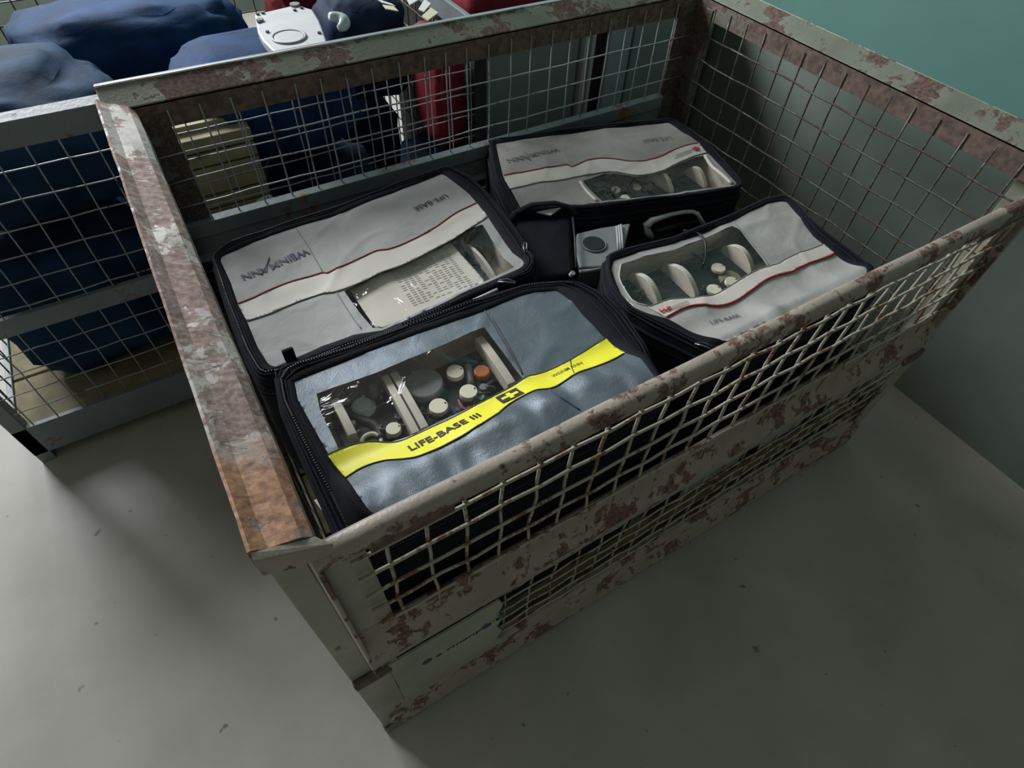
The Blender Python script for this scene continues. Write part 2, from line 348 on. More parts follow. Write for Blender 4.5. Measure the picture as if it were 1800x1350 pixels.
# flap (drop-down half): top rail, stiles, bottom rail
def wavy_bar(name, prof, x0, x1, n, m, amp=.0012, seed=0):
    mb = MB(); K = len(prof); vs_ = []
    for i in range(n + 1):
        x = x0 + (x1 - x0) * i / n
        dy = amp * noise.noise(Vector((x * 6, seed, 0))); dz = amp * noise.noise(Vector((x * 8, seed, 5)))
        vs_ += [(x, y + dy, z + dz) for y, z in prof]
    mb.add(vs_, [(i*K+j, i*K+(j+1)%K, (i+1)*K+(j+1)%K, (i+1)*K+j) for i in range(n) for j in range(K)] + [tuple(range(K))[::-1], tuple(n*K+j for j in range(K))])
    o = mb.build(name, m, CR); o.data.shade_smooth()
    md = o.modifiers.new('e', 'EDGE_SPLIT'); md.split_angle = .9
    return o
rp = [(-.004, .701), (-.006, .706), (-.006, .718), (-.003, .7235), (.002, .7255), (.010, .7255), (.014, .723), (.015, .718), (.015, .701), (.011, .701), (.011, .716), (.0, .716), (.0, .701)]
wavy_bar('top_rail', rp, .001, XR - .001, 60, m_rail, .0015, 3)
for s, x0 in ((1, .0005), (-1, XR - .0005)):
    MB().box((min(x0, x0+s*.005), -.006, .352), (max(x0, x0+s*.005), .012, .7)).build('flap_stile', m_rail, CR, bevel=.0015)
    bp = [(x0 + s*.005, .7), (x0 + s*.046, .7), (x0 + s*.050, .475), (x0 + s*.058, .44), (x0 + s*.005, .44)]
    MB().add([(x, .008, z) for x, z in bp] + [(x, .012, z) for x, z in bp], [tuple(range(5)), tuple(range(5, 10))[::-1]] + [(i, (i+1) % 5, 5+(i+1) % 5, 5+i) for i in range(5)]).build('flap_stile_plate', m_paint, CR)
    MB().box((min(x0+s*.05, x0+s*.14), -.0005, .676), (max(x0+s*.05, x0+s*.14), .010, .700)).build('latch_plate', m_band, CR, bevel=.001)
mp_ = [(.012, .476), (.008, .478), (.005, .474), (.005, .440), (-.008, .420), (-.014, .410), (-.014, .404), (-.004, .404), (-.002, .414), (.009, .434)]
wavy_bar('flap_bottom_rail', mp_, .005, XR - .005, 50, m_rail, .0015, 8)
mq = [(.010, .402), (-.004, .402), (-.007, .398), (-.007, .366), (-.003, .360), (.010, .360)]
wavy_bar('middle_rail', mq, .0, XR, 50, m_paint, .001, 12)
bq = [(.012, .127), (-.002, .127), (-.006, .122), (-.007, .070), (-.016, .050), (-.016, .030), (-.010, .028), (.012, .028)]
wavy_bar('bottom_rail', bq, .0, XR, 50, m_rail, .0015, 16)
MB().box((XL, .008, .028), (XR, .014, .127)).build('bottom_rail', m_paint, CR)
for y0, y1 in ((.812, .824),): MB().box((XL, y0, .028), (XR, y1, .127)).build('bottom_rail', m_paint, CR, bevel=.001)
for x0 in (XL - .004, XR - .006): MB().box((x0, .01, .028), (x0 + .01, .82, .127)).build('bottom_rail', m_paint, CR, bevel=.001)
# back middle rail (bent sheet)
MB().prism([(.822, .552), (.806, .548), (.806, .520), (.812, .516), (.812, .480), (.800, .474), (.800, .470), (.822, .470)], XL, XR - .05, 'x').build('middle_rail', m_paint2, CR, bevel=.001)
for k in range(5):
    MB().box((XL + .005, .03 + k*.157, .095), (XR - .005, .03 + k*.157 + .15, .118)).build('floor_plank', m_card, CR, bevel=.002)
# sign plate on the lower front, its right edge ragged, wire stubs growing out of it
pl = [(.020, .130), (.020, .357), (.195, .357), (.201, .33), (.194, .30), (.203, .27), (.192, .235), (.203, .20), (.193, .17), (.205, .150), (.207, .130)]
n = len(pl)
sp = MB().add([(x, -.0095, z) for x, z in pl] + [(x, -.006, z) for x, z in pl], [tuple(range(n))[::-1], tuple(range(n, 2*n))] + [(i, (i+1) % n, n+(i+1) % n, n+i) for i in range(n)]).build('sign_plate', m_plate, CR)
# wires
wr = .0024
mesh_panel(CR, 'x', .003, .03, XR - .01, .435, .70, [.066, .111, .154, .199, .247, .291, .337, .385] + frange(.4305, 1.17, .0462), [.681, .634, .586, .539, .488], wr, m_wire, .0045, 9)
mesh_panel(CR, 'x', .003, .19, XR - .01, .12, .37, frange(.2145, 1.17, .0465), [.340, .300, .262, .222, .182, .146], .0021, m_wire, .006, 7)
mesh_panel(CR, 'x', .815, XL, XR, .12, .75, [.053, .103] + [.153, .203, .259, .305, .352, .401, .452, .504, .549, .596, .644, .694, .742, .794, .843, .892, .941, .989, 1.038, 1.085, 1.132], [.679, .632, .585, .44, .39, .34, .29, .24, .19], .0016, m_wire_back, .004, 9)
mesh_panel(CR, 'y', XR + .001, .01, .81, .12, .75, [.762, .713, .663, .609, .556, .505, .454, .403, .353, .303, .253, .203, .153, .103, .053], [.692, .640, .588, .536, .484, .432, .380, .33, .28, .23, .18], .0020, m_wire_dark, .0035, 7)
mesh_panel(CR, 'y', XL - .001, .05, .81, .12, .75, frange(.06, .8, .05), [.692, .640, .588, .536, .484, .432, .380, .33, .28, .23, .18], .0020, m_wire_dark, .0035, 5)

# ---------------------------------------------------------------- text
def text_mesh(s, bold=0.0, shear=0, extr=0.0):
    cu = D.curves.new('t', 'FONT'); cu.body = s; cu.size = 1; cu.offset = bold; cu.shear = shear; cu.resolution_u = 3; cu.extrude = 0
    o = D.objects.new('t', cu); C.objects.link(o); dg = bpy.context.evaluated_depsgraph_get(); dg.update()
    me = D.meshes.new_from_object(o.evaluated_get(dg)); vs_ = [v.co.copy() for v in me.vertices]; fs = [tuple(p.vertices) for p in me.polygons]
    D.objects.remove(o); D.meshes.remove(me); D.curves.remove(cu)
    x0 = min(v.x for v in vs_); x1 = max(v.x for v in vs_); return [(v.x - x0, v.y) for v in vs_], fs, x1 - x0
def lay_text(name, s, a, b, hfun, dz, m, parent, bold=0.0, hscale=1.0, height=None, shear=0):
    """a, b: world xy of baseline start and end"""
    vs_, fs, W = text_mesh(s, bold, shear); a = Vector(a[:2]); b = Vector(b[:2]); u = (b - a); k = u.length / W; u.normalize(); v = Vector((-u.y, u.x))
    kv = k * hscale if height is None else height / .70
    out = []
    for x, y in vs_:
        p = a + u * (x * k) + v * (y * kv); out.append((p.x, p.y, hfun(p.x, p.y) + dz))
    return MB().add(out, fs).build(name, m, parent)

# lettering on the sign plate (lies in the vertical plane y = -.0097)
vs_, fs, W = text_mesh('e rmanpool -', .02)
k = .125 / W
lt = MB().add([(.085 + x*k, -.0100, .268 + y * .016) for x, y in vs_], fs).build('lettering', m_ink, sp)
tag(lt, 'worn dark lettering on the plate')
lt.location = (0, 0, 0)
def oval(cx, cz, rx, rz, m, label):
    o = MB().add([(cx + rx*math.cos(t), -.0101, cz + rz*math.sin(t)) for t in [2*PI*k/14 for k in range(14)]], [tuple(range(14))]).build('coloured_dot', m, sp)
    o.location = (0, 0, 0); tag(o, label)
oval(.071, .275, .0085, .009, mat('dot_dark_teal', (.02, .06, .08), .5), 'dark blue-green dot')
oval(.2-.027, .273, .0085, .008, mat('dot_blue', (.05, .05, .16), .5), 'dull violet-blue dot')
oval(.2-.014, .274, .0085, .008, mat('dot_yellow', (.42, .45, .03), .5), 'yellow dot')
oval(.2-.002, .276, .0085, .008, mat('dot_green', (.02, .16, .05), .5), 'green dot')
for o in [x for x in C.objects if x.parent == sp]: o.location = (0, 0, 0)

# ---------------------------------------------------------------- draping of cloth sheets
def inpoly(x, y, poly):
    c = False; n = len(poly); j = n - 1
    for i in range(n):
        xi, yi = poly[i]; xj, yj = poly[j]
        if (yi > y) != (yj > y) and x < (xj - xi) * (y - yi) / (yj - yi) + xi: c = not c
        j = i
    return c
def densify(poly, s):
    out = []; n = len(poly)
    for i in range(n):
        a = Vector(poly[i]); b = Vector(poly[(i+1) % n]); k = max(1, int((b - a).length / s))
        out += [tuple(a.lerp(b, t / k)) for t in range(k)]
    return out
def drape(name, poly, hfun, dz, m, parent, grid=.006, holes=(), thick=0):
    loops = [densify(poly, grid)] + [densify(h, grid) for h in holes]
    V = []; E = []
    for lp in loops:
        n0 = len(V); V += [Vector(p) for p in lp]; E += [(n0 + i, n0 + (i+1) % len(lp)) for i in range(len(lp))]
    xs = [p[0] for p in poly]; ys = [p[1] for p in poly]
    y = min(ys) + grid * .5; row = 0
    while y < max(ys):
        x = min(xs) + grid * (.3 + .5 * (row % 2))
        while x < max(xs):
            if inpoly(x, y, poly) and not any(inpoly(x, y, h) for h in holes): V.append(Vector((x, y)))
            x += grid
        y += grid * .87; row += 1
    vo, eo, fo, *_ = geometry.delaunay_2d_cdt(V, E, [], 0, 1e-6)
    fs = []
    for f in fo:
        c = sum((vo[i] for i in f), Vector((0, 0))) / len(f)
        if inpoly(c.x, c.y, poly) and not any(inpoly(c.x, c.y, h) for h in holes): fs.append(tuple(f))
    mb = MB().add([(p.x, p.y, hfun(p.x, p.y) + dz) for p in vo], fs)
    o = mb.build(name, m, parent, smooth=True)
    bm = bmesh.new(); bm.from_mesh(o.data)
    bmesh.ops.delete(bm, geom=[v for v in bm.verts if not v.link_faces], context='VERTS')
    for f in bm.faces:
        if f.normal.z < 0: f.normal_flip()
    bm.to_mesh(o.data); bm.free()
    if thick:
        md = o.modifiers.new('s', 'SOLIDIFY'); md.thickness = thick; md.offset = -1
    return o
def smooth_line(pts, n=6):
    """Catmull-Rom"""
    P_ = [Vector(p) for p in pts]; out = []
    for i in range(len(P_) - 1):
        p0 = P_[max(i-1, 0)]; p1 = P_[i]; p2 = P_[i+1]; p3 = P_[min(i+2, len(P_)-1)]
        for k in range(n):
            t = k / n; out.append(.5 * ((2*p1) + (p2-p0)*t + (2*p0-5*p1+4*p2-p3)*t*t + (-p0+3*p1-3*p2+p3)*t**3))
    out.append(P_[-1]); return [tuple(p) for p in out]
def resample(pts, s):
    out = [Vector(pts[0])]
    for p in pts[1:]:
        p = Vector(p); a = out[-1]; k = int((p - a).length / s)
        for t in range(1, k + 1): out.append(a.lerp(p, t / max(k, 1)))
        if k == 0 and p is pts[-1]: out.append(p)
    return out
def cord(name, pts, hfun, dz, rad, m, parent, flat=.6):
    pts = resample(smooth_line(pts, 5), .005)
    return MB().tube([(p[0], p[1], hfun(p[0], p[1]) + dz) for p in pts], rad, 6, flat=flat).build(name, m, parent, smooth=True)

# ---------------------------------------------------------------- bags
def star(c, th, poly):
    dx, dy = math.cos(th), math.sin(th); best = 0; n = len(poly)
    for i in range(n):
        x1, y1 = poly[i][0] - c[0], poly[i][1] - c[1]; x2, y2 = poly[(i+1) % n][0] - c[0], poly[(i+1) % n][1] - c[1]
        ex, ey = x2 - x1, y2 - y1; den = dx * ey - dy * ex
        if abs(den) < 1e-9: continue
        t = (x1 * ey - y1 * ex) / den; s = (x1 * dy - y1 * dx) / den
        if t > 0 and -1e-6 <= s <= 1 + 1e-6: best = max(best, t)
    return best
def hfun_for(z0, cx, cy, amp, seed, sx=9, sy=13, extra=None, sag=.0):
    def h(x, y):
        v = noise.noise(Vector((x * sx, y * sy, seed))) * amp + noise.noise(Vector((x * sx * 2.6, y * sy * 2.2, seed + 5))) * amp * .5 + (1 - abs(noise.noise(Vector((x * sx * 1.1 + 3, y * sy * .9, seed + 9))))) ** 10 * amp * .55
        if extra: v += extra(x, y)
        return z0 + v
    return h
def bag(label, z0, panel, outer, depth, h, pmat, window, seed, bulge=.004):
    n = len(outer); cx = sum(p[0] for p in outer) / n; cy = sum(p[1] for p in outer) / n
    root = empty('ventilator_bag', (cx, cy, z0 - depth), label, 'bag', 'ventilator bags in the crate')
    cin = (sum(p[0] for p in panel) / len(panel), sum(p[1] for p in panel) / len(panel))
    N = 180; rings = []
    def ring(fr, ins, zf):
        out = []
        for k in range(N):
            th = 2 * PI * k / N; a = star(cin, th, panel); b = max(star(cin, th, outer), a + .004); r_ = a + (b - a) * fr + ins
            x = cin[0] + math.cos(th) * r_; y = cin[1] + math.sin(th) * r_; out.append((x, y, zf(x, y, k)))
        return out
    nz = lambda x, y, s: noise.noise(Vector((x * 14, y * 14, s + seed)))
    S = [ring(0, -.005, lambda x, y, k: h(x, y) - .054), ring(0, -.004, lambda x, y, k: h(x, y) - .004), ring(0, .0015, lambda x, y, k: h(x, y) + .0012),
         ring(.3, .0, lambda x, y, k: h(x, y) + .004), ring(.7, .0, lambda x, y, k: z0 + .002 + .002 * nz(x, y, 1)),
         ring(1, -.003, lambda x, y, k: z0 - .003 + .002 * nz(x, y, 2)), ring(1, .001, lambda x, y, k: z0 - .012)]
    for j in range(1, 9):
        t = j / 8; zz = z0 - .012 - (depth - .012) * t
        S.append([(x + (cin[0] and (x - cx) * .0) + nz(x, y + zz, 3) * bulge, y + nz(x + 3, y + zz, 4) * bulge, zz) for x, y, _ in ring(1, .001 + bulge * math.sin(PI * t) - (.010 if j == 8 else 0), lambda x, y, k: 0)])
    V = [p for s_ in S for p in s_]; Fq = [(i*N + k, i*N + (k+1) % N, (i+1)*N + (k+1) % N, (i+1)*N + k) for i in range(len(S) - 1) for k in range(N)]
    Fq.append(tuple((len(S)-1)*N + k for k in range(N)))
    MB().add(V, Fq).build('body', m_black, root, smooth=True)
    # inner tray below the clear window
    T = [ring(0, -.0065, lambda x, y, k: z0 - .008), ring(0, -.010, lambda x, y, k: z0 - .050)]
    V = T[0] + T[1]
    MB().add(V, [(k, (k+1) % N, N + (k+1) % N, N + k) for k in range(N)] + [tuple(range(N, 2*N))]).build('inner_tray', m_tray, root)
    drape('fabric_panel', panel, h, 0, pmat, root, .006, [window])
    drape('clear_window', [tuple(Vector(p)) for p in window], h, -.0003, m_vinyl, root, .008)
    # zip running round the top edge
    mb = MB(); per = []; tapes = [ring(1, .0022, lambda x, y, k: z0 - .026), ring(.62, 0, lambda x, y, k: z0 + .0052 + .002 * nz(x, y, 1))]
    for tape in tapes:
      pts = [Vector(p) for p in tape]
      for i in range(N):
        a, b = pts[i], pts[(i+1) % N]; L_ = (b - a).length; k = max(1, int(round(L_ / .0035)))
        for t in range(k): per.append((a.lerp(b, t / k), (b - a).normalized()))
    for p, t in per:
        nrm = Vector((t.y, -t.x, 0)); c = p + nrm * .0008
        a = t * .0009; b = nrm * .0011; z = Vector((0, 0, .0022))
        mb.add([c-a-b-z, c+a-b-z, c+a+b-z, c-a+b-z, c-a-b+z, c+a-b+z, c+a+b+z, c-a+b+z], [(0,3,2,1),(4,5,6,7),(0,1,5,4),(1,2,6,5),(2,3,7,6),(3,0,4,7)])
    tag(mb.build('zip_teeth', m_zip, root), kind='stuff')
    for zz, nm in ((-.019, 'zip_tape'), (-.034, 'zip_tape')):
        MB().tube(ring(1, .0018, lambda x, y, k: z0 + zz), .0032, 6, closed=True, flat=1.4).build(nm, m_blackband, root, smooth=True)
    for fr_ in (.45, .80): MB().tube(ring(fr_, 0, lambda x, y, k: z0 + .004 + .002 * nz(x, y, 1)), .0016, 6, closed=True).build('zip_tape', m_blackband, root, smooth=True)
    MB().tube(ring(1, -.002, lambda x, y, k: z0 - .002 + .002 * nz(x, y, 2)), .0020, 6, closed=True).build('edge_piping', m_blackband, root, smooth=True)
    return root
def pull(root, p, ang=0):
    c = Vector(p); u = Vector((math.cos(ang), math.sin(ang), 0)); v = Vector((-u.y, u.x, 0))
    o = MB().tube([c, c + u * .012 + Vector((0, 0, .004)), c + u * .024, c + u * .026 + v * .004, c + u * .014 + v * .006 + Vector((0, 0, .003)), c + v * .004], .0016, 5, closed=True).build('zip_pull', m_pull, root, smooth=True)
def lst(conv, z, pts): return [P2(*conv(x, y), z) for x, y in pts]

def partition(root, A, B, zb, h0, h1, thick, name='divider', m=None, n=16, side=1):
    A = Vector(A); B = Vector(B); u = (B - A).normalized(); v = Vector((u.y, -u.x)) * side * thick; V = []; n_ = n + 1
    for s in (0, 1):
        for i in range(n_):
            t = i / n; p = A.lerp(B, t) + v * s; V.append((p.x, p.y, zb)); V.append((p.x, p.y, zb + h0 + h1 * math.sin(PI * t) ** .8))
    K = 2 * n_; Fq = []
    for i in range(n):
        a = 2 * i; Fq += [(a, a+1, a+3, a+2), (K+a, K+a+2, K+a+3, K+a+1), (a+1, K+a+1, K+a+3, a+3), (a, a+2, K+a+2, K+a)]
    Fq += [(0, K, K+1, 1), (2*n, 2*n+1, K+2*n+1, K+2*n)]
    return MB().add(V, Fq).build(name, m or m_foam, root, bevel=.0008)
def knob(root, c, z, r, h=.010, name='knob', m=None):
    x, y = c
    base = MB().cyl((x, y, z), r * 1.28, h * .45, 18, r * 1.2).build(name, m_darkhole, root, smooth=False)
    cap = MB().cyl((x, y, z + h * .45), r, h * .55, 22, r * .96).build('cap', m or m_knob, base, bevel=.0006); cap.location = (0, 0, 0)
    dot = MB().cyl((x + r * .75, y, z + h + .0001), r * .10, .0005, 8).build('mark', m_ink, base); dot.location = (0, 0, 0)
def vent(label, z, floor_poly):
    n = len(floor_poly); cx = sum(p[0] for p in floor_poly) / n; cy = sum(p[1] for p in floor_poly) / n
    root = empty('ventilator', (cx, cy, z - .0495), label, 'medical device', 'ventilators seen through the bag windows')
    V = [(x, y, z - .0495) for x, y in floor_poly] + [(x, y, z - .036) for x, y in floor_poly]
    MB().add(V, [tuple(range(n))[::-1], tuple(range(n, 2*n))] + [(i, (i+1) % n, n+(i+1) % n, n+i) for i in range(n)]).build('front_panel', m_panelk, root, bevel=.002)
    return root
def shrink(poly, k):
    n = len(poly); cx = sum(p[0] for p in poly) / n; cy = sum(p[1] for p in poly) / n
    return [(cx + (x - cx) * k, cy + (y - cy) * k) for x, y in poly]
def clutter(root, poly, z, n, seed):
    rs = random.Random(seed); xs = [p[0] for p in poly]; ys = [p[1] for p in poly]; i = 0
    while i < n:
        x = rs.uniform(min(xs), max(xs)); y = rs.uniform(min(ys), max(ys))
        if not inpoly(x, y, poly): continue
        i += 1; k = rs.random()
        if k < .5: MB().cyl((x, y, z), rs.uniform(.003, .008), rs.uniform(.003, .010), 12).build('socket', rs.choice([m_rubber, m_greyplastic, m_darkhole]), root, bevel=.0005)
        else:
            a = rs.random() * 3; L_ = rs.uniform(.02, .05); pts = [(x + L_*t*math.cos(a) + .006*math.sin(6*t+a), y + L_*t*math.sin(a), z + .006 + .004*math.sin(4*t)) for t in [j/8 for j in range(9)]]
            MB().tube(pts, .0022, 6).build('hose', m_rubber, root, smooth=True)

ZB = dict(F=.622, L=.585, B=.545, R=.588)
# ---- front bag: slate blue, yellow band
z = ZB['F']
def exF(x, y):
    near = max(0, min(1, (.150 - y) / .07))
    v = near * (.0085 * noise.noise(Vector((x * 15 + y * 9, y * 11, 3.3))) + .003 * noise.noise(Vector((x * 40, y * 20, 8))))
    v += -.006 * math.exp(-(((x - .345) / .018) ** 2 + ((y - .085) / .03) ** 2)) + .005 * math.exp(-(((x - .375) / .02) ** 2 + ((y - .10) / .03) ** 2))
    v += .031 * near * near * (3 - 2 * near)
    return v
hF = hfun_for(z, 0, 0, .0022, 11, extra=exF)
pF = lst(ZF, z, [(85,500),(110,570),(160,660),(250,820),(340,950),(400,1060),(455,1140)]) + [(.075, .047), (.2, .043), (.33, .044), (.452, .050)] + \
     lst(ZF, z, [(1680,520),(1640,450),(1580,395),(1500,300),(1450,240),(1400,190),(1350,130),(1280,80),(1180,88),(1100,110),(950,175),(700,260),(500,330),(250,430)])
pF[0] = P2(*ZF(95, 488), z)
oF = lst(ZF, z, [(0,430),(30,600),(100,760),(180,940),(300,1200)]) + [(.040, .040), (.2, .032), (.35, .033), (.47, .038)] + \
     lst(ZF, z, [(1745,480),(1690,330),(1600,190),(1500,90),(1380,35),(1150,50),(900,120),(600,230),(300,345),(120,400)])
wF = lst(ZG, z, [(70,500),(560,335),(1000,150),(1290,20),(1400,-18),(1560,200),(1700,385),(1600,450),(1400,560),(1100,700),(850,830),(600,905),(430,905),(250,950),(180,800),(100,640)])
fb = bag('large slate-blue ventilator bag with a yellow LIFE-BASE III band, nearest the front flap', z, pF, oF, .30, hF, m_slate, wF, 1)
up = lst(ZF, z, [(245,825),(300,800),(370,775),(450,765),(560,768),(650,735),(800,665),(900,610),(1000,555),(1100,500),(1150,470),(1200,460),(1300,420),(1400,360),(1510,290)])
lo = lst(ZF, z, [(335,945),(400,900),(480,875),(600,882),(680,875),(800,820),(900,770),(1000,700),(1050,640),(1100,600),(1180,565),(1240,560),(1300,530),(1400,475),(1500,445),(1580,395)])
up = smooth_line(up, 4); lo = smooth_line(lo, 4)
yb = drape('yellow_band', up + lo[::-1], hF, .0013, m_yellow, fb, .006, thick=.0009)
def kid(o, parent):
    o.parent = parent; o.location = (0, 0, 0); return o
tag(kid(lay_text('lettering', 'LIFE-BASE III', P2(*ZF(628, 838), z), P2(*ZF(942, 685), z), hF, .0024, m_ink, fb, .022, .92), yb), 'bold black lettering LIFE-BASE III')
kid(lay_text('lettering', 'WEINM', P2(*ZF(1262, 488), z), P2(*ZF(1338, 452), z), hF, .0024, m_ink, fb, .004, .9), yb)
kid(lay_text('lettering', 'ANN', P2(*ZF(1344, 449), z), P2(*ZF(1396, 424), z), hF, .0024, m_ink, fb, .004, .9), yb)
kid(cord('lettering', lst(ZF, z, [(1352, 488), (1345, 440), (1340, 395)]), hF, .0022, .0005, m_ink, fb), yb)
kid(cord('band_edge', up, hF, .0016, .0008, m_seam, fb), yb); kid(cord('band_edge', lo, hF, .0016, .0008, m_seam, fb), yb)
def quad_on(name, c, w_, h_, ang, hf, dz, m, par):
    u = Vector((math.cos(ang), math.sin(ang))); v = Vector((-u.y, u.x)); c = Vector(c)
    q = [tuple(c + u*a*w_/2 + v*b*h_/2) for a, b in ((-1,-1),(1,-1),(1,1),(-1,1))]
    return drape(name, q, hf, dz, m, par, .004)
c = P2(*ZF(1068, 568), z); a_ = (Vector(P2(*ZF(942, 685), z)) - Vector(P2(*ZF(628, 838), z))); ang = math.atan2(a_.y, a_.x)
kid(quad_on('emblem', c, .032, .020, ang, hF, .0022, m_ink, fb), yb)
kid(quad_on('emblem_cross', c, .024, .0055, ang, hF, .0028, m_yellow, fb), yb); kid(quad_on('emblem_cross', c, .0060, .0145, ang, hF, .0029, m_yellow, fb), yb)
cord('seam', lst(ZF, z, [(955,172),(1010,260),(1080,380),(1135,470)]), hF, .0008, .0008, m_seam, fb)
cord('seam', lst(ZF, z, [(1240,562),(1280,625),(1330,655),(1380,690)]), hF, .0008, .0009, m_seam, fb)
cord('window_binding', lst(ZF, z, [(985,200),(1040,290),(1110,420),(1130,470)]), hF, .0003, .0011, m_seam, fb)
# side details: white cord, cream tag, loop
cord('white_cord', [P2(506, 700, .60), P2(505, 725, .60), P2(512, 755, .60), P2(520, 785, .60)], lambda x, y: .600, .002, .0022, m_white, fb)
quad_on('cream_tag', P2(572, 897, .595), .008, .034, .2, lambda x, y: .600, 0, m_knob, fb)
for q in ((1148, 668), (905, 498)): pull(fb, P(*q, z) + Vector((0, 0, .003)), 2.5)
vf = vent('dark ventilator with pale round knobs and cream dividers under the slate-blue bag window', z, shrink(wF, .93))
zt = z - .020
for a, b, th in (((185,575),(330,860),.011), ((585,390),(835,845),.010), ((655,365),(905,805),.010), ((1325,85),(1585,455),.012)):
    partition(vf, P2(*ZG(*a), zt), P2(*ZG(*b), zt), z - .036, .022, .003, th, side=-1)
zt = z - .030
for (x, y, r_) in ((1170,355,.0125), (1275,512,.0125), (1040,627,.0130), (685,805,.0100)): knob(vf, P2(*ZG(x, y), zt), z - .036, r_, .014)
zt = z - .034
MB().ring((*P2(*ZG(507, 885), zt), zt), .0125, .003).build('ring_knob', m_knob, vf, smooth=True)
g = MB().cyl((*P2(*ZG(925, 450), zt), z - .036), .027, .012, 28, .026).build('gauge', m_greyplastic, vf, bevel=.002)
kid(MB().ring((*P2(*ZG(925, 450), zt), z - .031), .024, .0018, 28).build('gauge_rim', m_clear_w, vf, smooth=True), g)
kid(MB().cyl((*P2(*ZG(925, 450), zt), z - .0318), .016, .002, 20).build('gauge_face', m_whitep, vf), g)
tag(MB().cyl((*P2(*ZG(1380, 350), zt), z - .036), .012, .010, 8).build('valve', m_orange_l, vf, bevel=.002), 'orange valve block')
zt = z - .036
q = quad_on('label_plate', P2(*ZG(1465, 465), zt), .026, .018, ang, lambda x, y: zt, 0, m_greyplastic, vf)
kid(lay_text('lettering', 'DI', P2(*ZG(1440, 482), zt), P2(*ZG(1492, 462), zt), lambda x, y: zt, .001, m_ink, vf, .02), q)
cord('tube', lst(ZG, z-.03, [(230,610),(330,640),(440,700),(540,740),(600,860)]), lambda x, y: z - .036, 0, .007, m_rubber, vf, 1)
cord('tube', lst(ZG, z-.03, [(1080,540),(1060,600),(1130,680),(1000,700),(960,640)]), lambda x, y: z - .036, 0, .003, m_greyplastic, vf, 1)
cord('tube', lst(ZG, z-.03, [(1270,270),(1280,340),(1290,420)]), lambda x, y: z - .034, 0, .006, m_greyplastic, vf, 1)
cord('tube', lst(ZG, z-.03, [(1210,470),(1200,550),(1250,620),(1330,560)]), lambda x, y: z - .034, 0, .003, m_pink, vf, 1)
MB().cyl((*P2(*ZG(530, 500), zt), z - .036), .010, .016, 14, .006).build('flow_dial', m_greyplastic, vf, bevel=.001)
MB().cyl((*P2(*ZG(440, 620), zt), z - .036), .018, .010, 14, .012).build('clear_cap', m_clear_w, vf, bevel=.001)
clutter(vf, shrink(wF, .75), z - .036, 14, 5)

# ---- left bag
z = ZB['L']
hL = hfun_for(z, 0, 0, .0030, 21, 8, 12)
pL = lst(ZL, z, [(-15,560),(50,700),(90,820),(140,915),(200,1060),(260,1155),(300,1168),(420,1120),(560,1060),(740,995),(900,970),(1000,930),(1200,840),(1400,740),(1560,670),(1680,620),(1705,600),(1700,575),(1640,530),(1560,420),(1500,330),(1440,250),(1400,200),(1300,120),(1245,80),(1000,180),(700,300),(450,375),(200,465),(15,540)])
oL = lst(ZL, z, [(-60,560),(0,760),(60,930),(120,1090),(200,1240),(290,1250),(450,1200),(620,1130),(900,1020),(1200,890),(1450,770),(1760,650),(1775,560),(1700,440),(1600,300),(1500,180),(1400,90),(1290,40),(1000,130),(700,250),(450,330),(200,420),(0,480)])
wl = [(690,745),(800,690),(900,640),(1000,605),(1100,560),(1200,510),(1300,455),(1400,395),(1470,372),(1530,470),(1590,560),(1650,612),(1560,655),(1400,730),(1200,826),(1000,918),(900,958),(850,955),(770,860)]
wL = lst(ZL, z, wl)
lb = bag('light grey ventilator bag with a paper sheet in its window, by the left rim', z, pL, oL, .27, hL, m_grey, wL, 2)
red = smooth_line(lst(ZL, z, [(90,820),(200,775),(350,710),(500,665),(570,645),(590,650),(680,610),(780,565),(870,525),(950,510),(1080,455),(1200,390),(1300,320),(1440,250)]), 4)
low = smooth_line(lst(ZL, z, [(140,915),(250,880),(350,840),(450,800),(570,765),(650,750),(800,690),(900,640),(1000,605),(1100,560),(1200,510),(1300,455),(1400,395),(1500,330)]), 4)
wb = drape('white_band', red + low[::-1], hL, .0012, m_white, lb, .006, thick=.0008)
kid(cord('red_piping', red, hL, .0020, .0013, m_red, lb), wb)
kid(cord('band_edge', low, hL, .0016, .0007, m_seaml, lb), wb)
lay_text('lettering', 'WEINM', P2(*ZL(478, 510), z), P2(*ZL(262, 600), z), hL, .0016, m_navy, lb, .026, 1.0)
lay_text('lettering', 'ANN', P2(*ZL(255, 603), z), P2(*ZL(105, 660), z), hL, .0016, m_navy, lb, .026, 1.0)
cord('lettering', lst(ZL, z, [(222,655),(250,605),(268,560)]), hL, .0014, .0010, m_navy, lb)
lay_text('lettering', 'LIFE-BASE', P2(*ZL(1262, 200), z), P2(*ZL(1078, 278), z), hL, .0016, m_ink, lb, .010, .95)
cord('seam', lst(ZL, z, [(418,392),(470,470),(530,570),(572,645)]), hL, .0007, .0008, m_seaml, lb)
cord('seam', lst(ZL, z, [(645,752),(700,840),(760,930),(790,965)]), hL, .0007, .0008, m_seaml, lb)
cord('reflective_strip', [P2(585, 632, .588), P2(670, 598, .588), P2(770, 556, .588), P2(874, 509, .588)], lambda x, y: .588, 0, .0028, m_whitep, lb, 1)
MB().box((-.008, -.003, 0), (.008, .003, .022)).build('loop_tab', m_blackband, lb, bevel=.002).location = P(511, 632, z) - lb.location
pull(lb, P(925, 447, z) + Vector((0, 0, .004)), 1)
vl = vent('dark ventilator with one cream divider, mostly hidden by paper in the left bag', z, shrink(wL, .92))
partition(vl, P2(*ZL(1375, 478), z-.02), P2(*ZL(1535, 665), z-.02), z - .036, .014, .010, .006, side=-1)
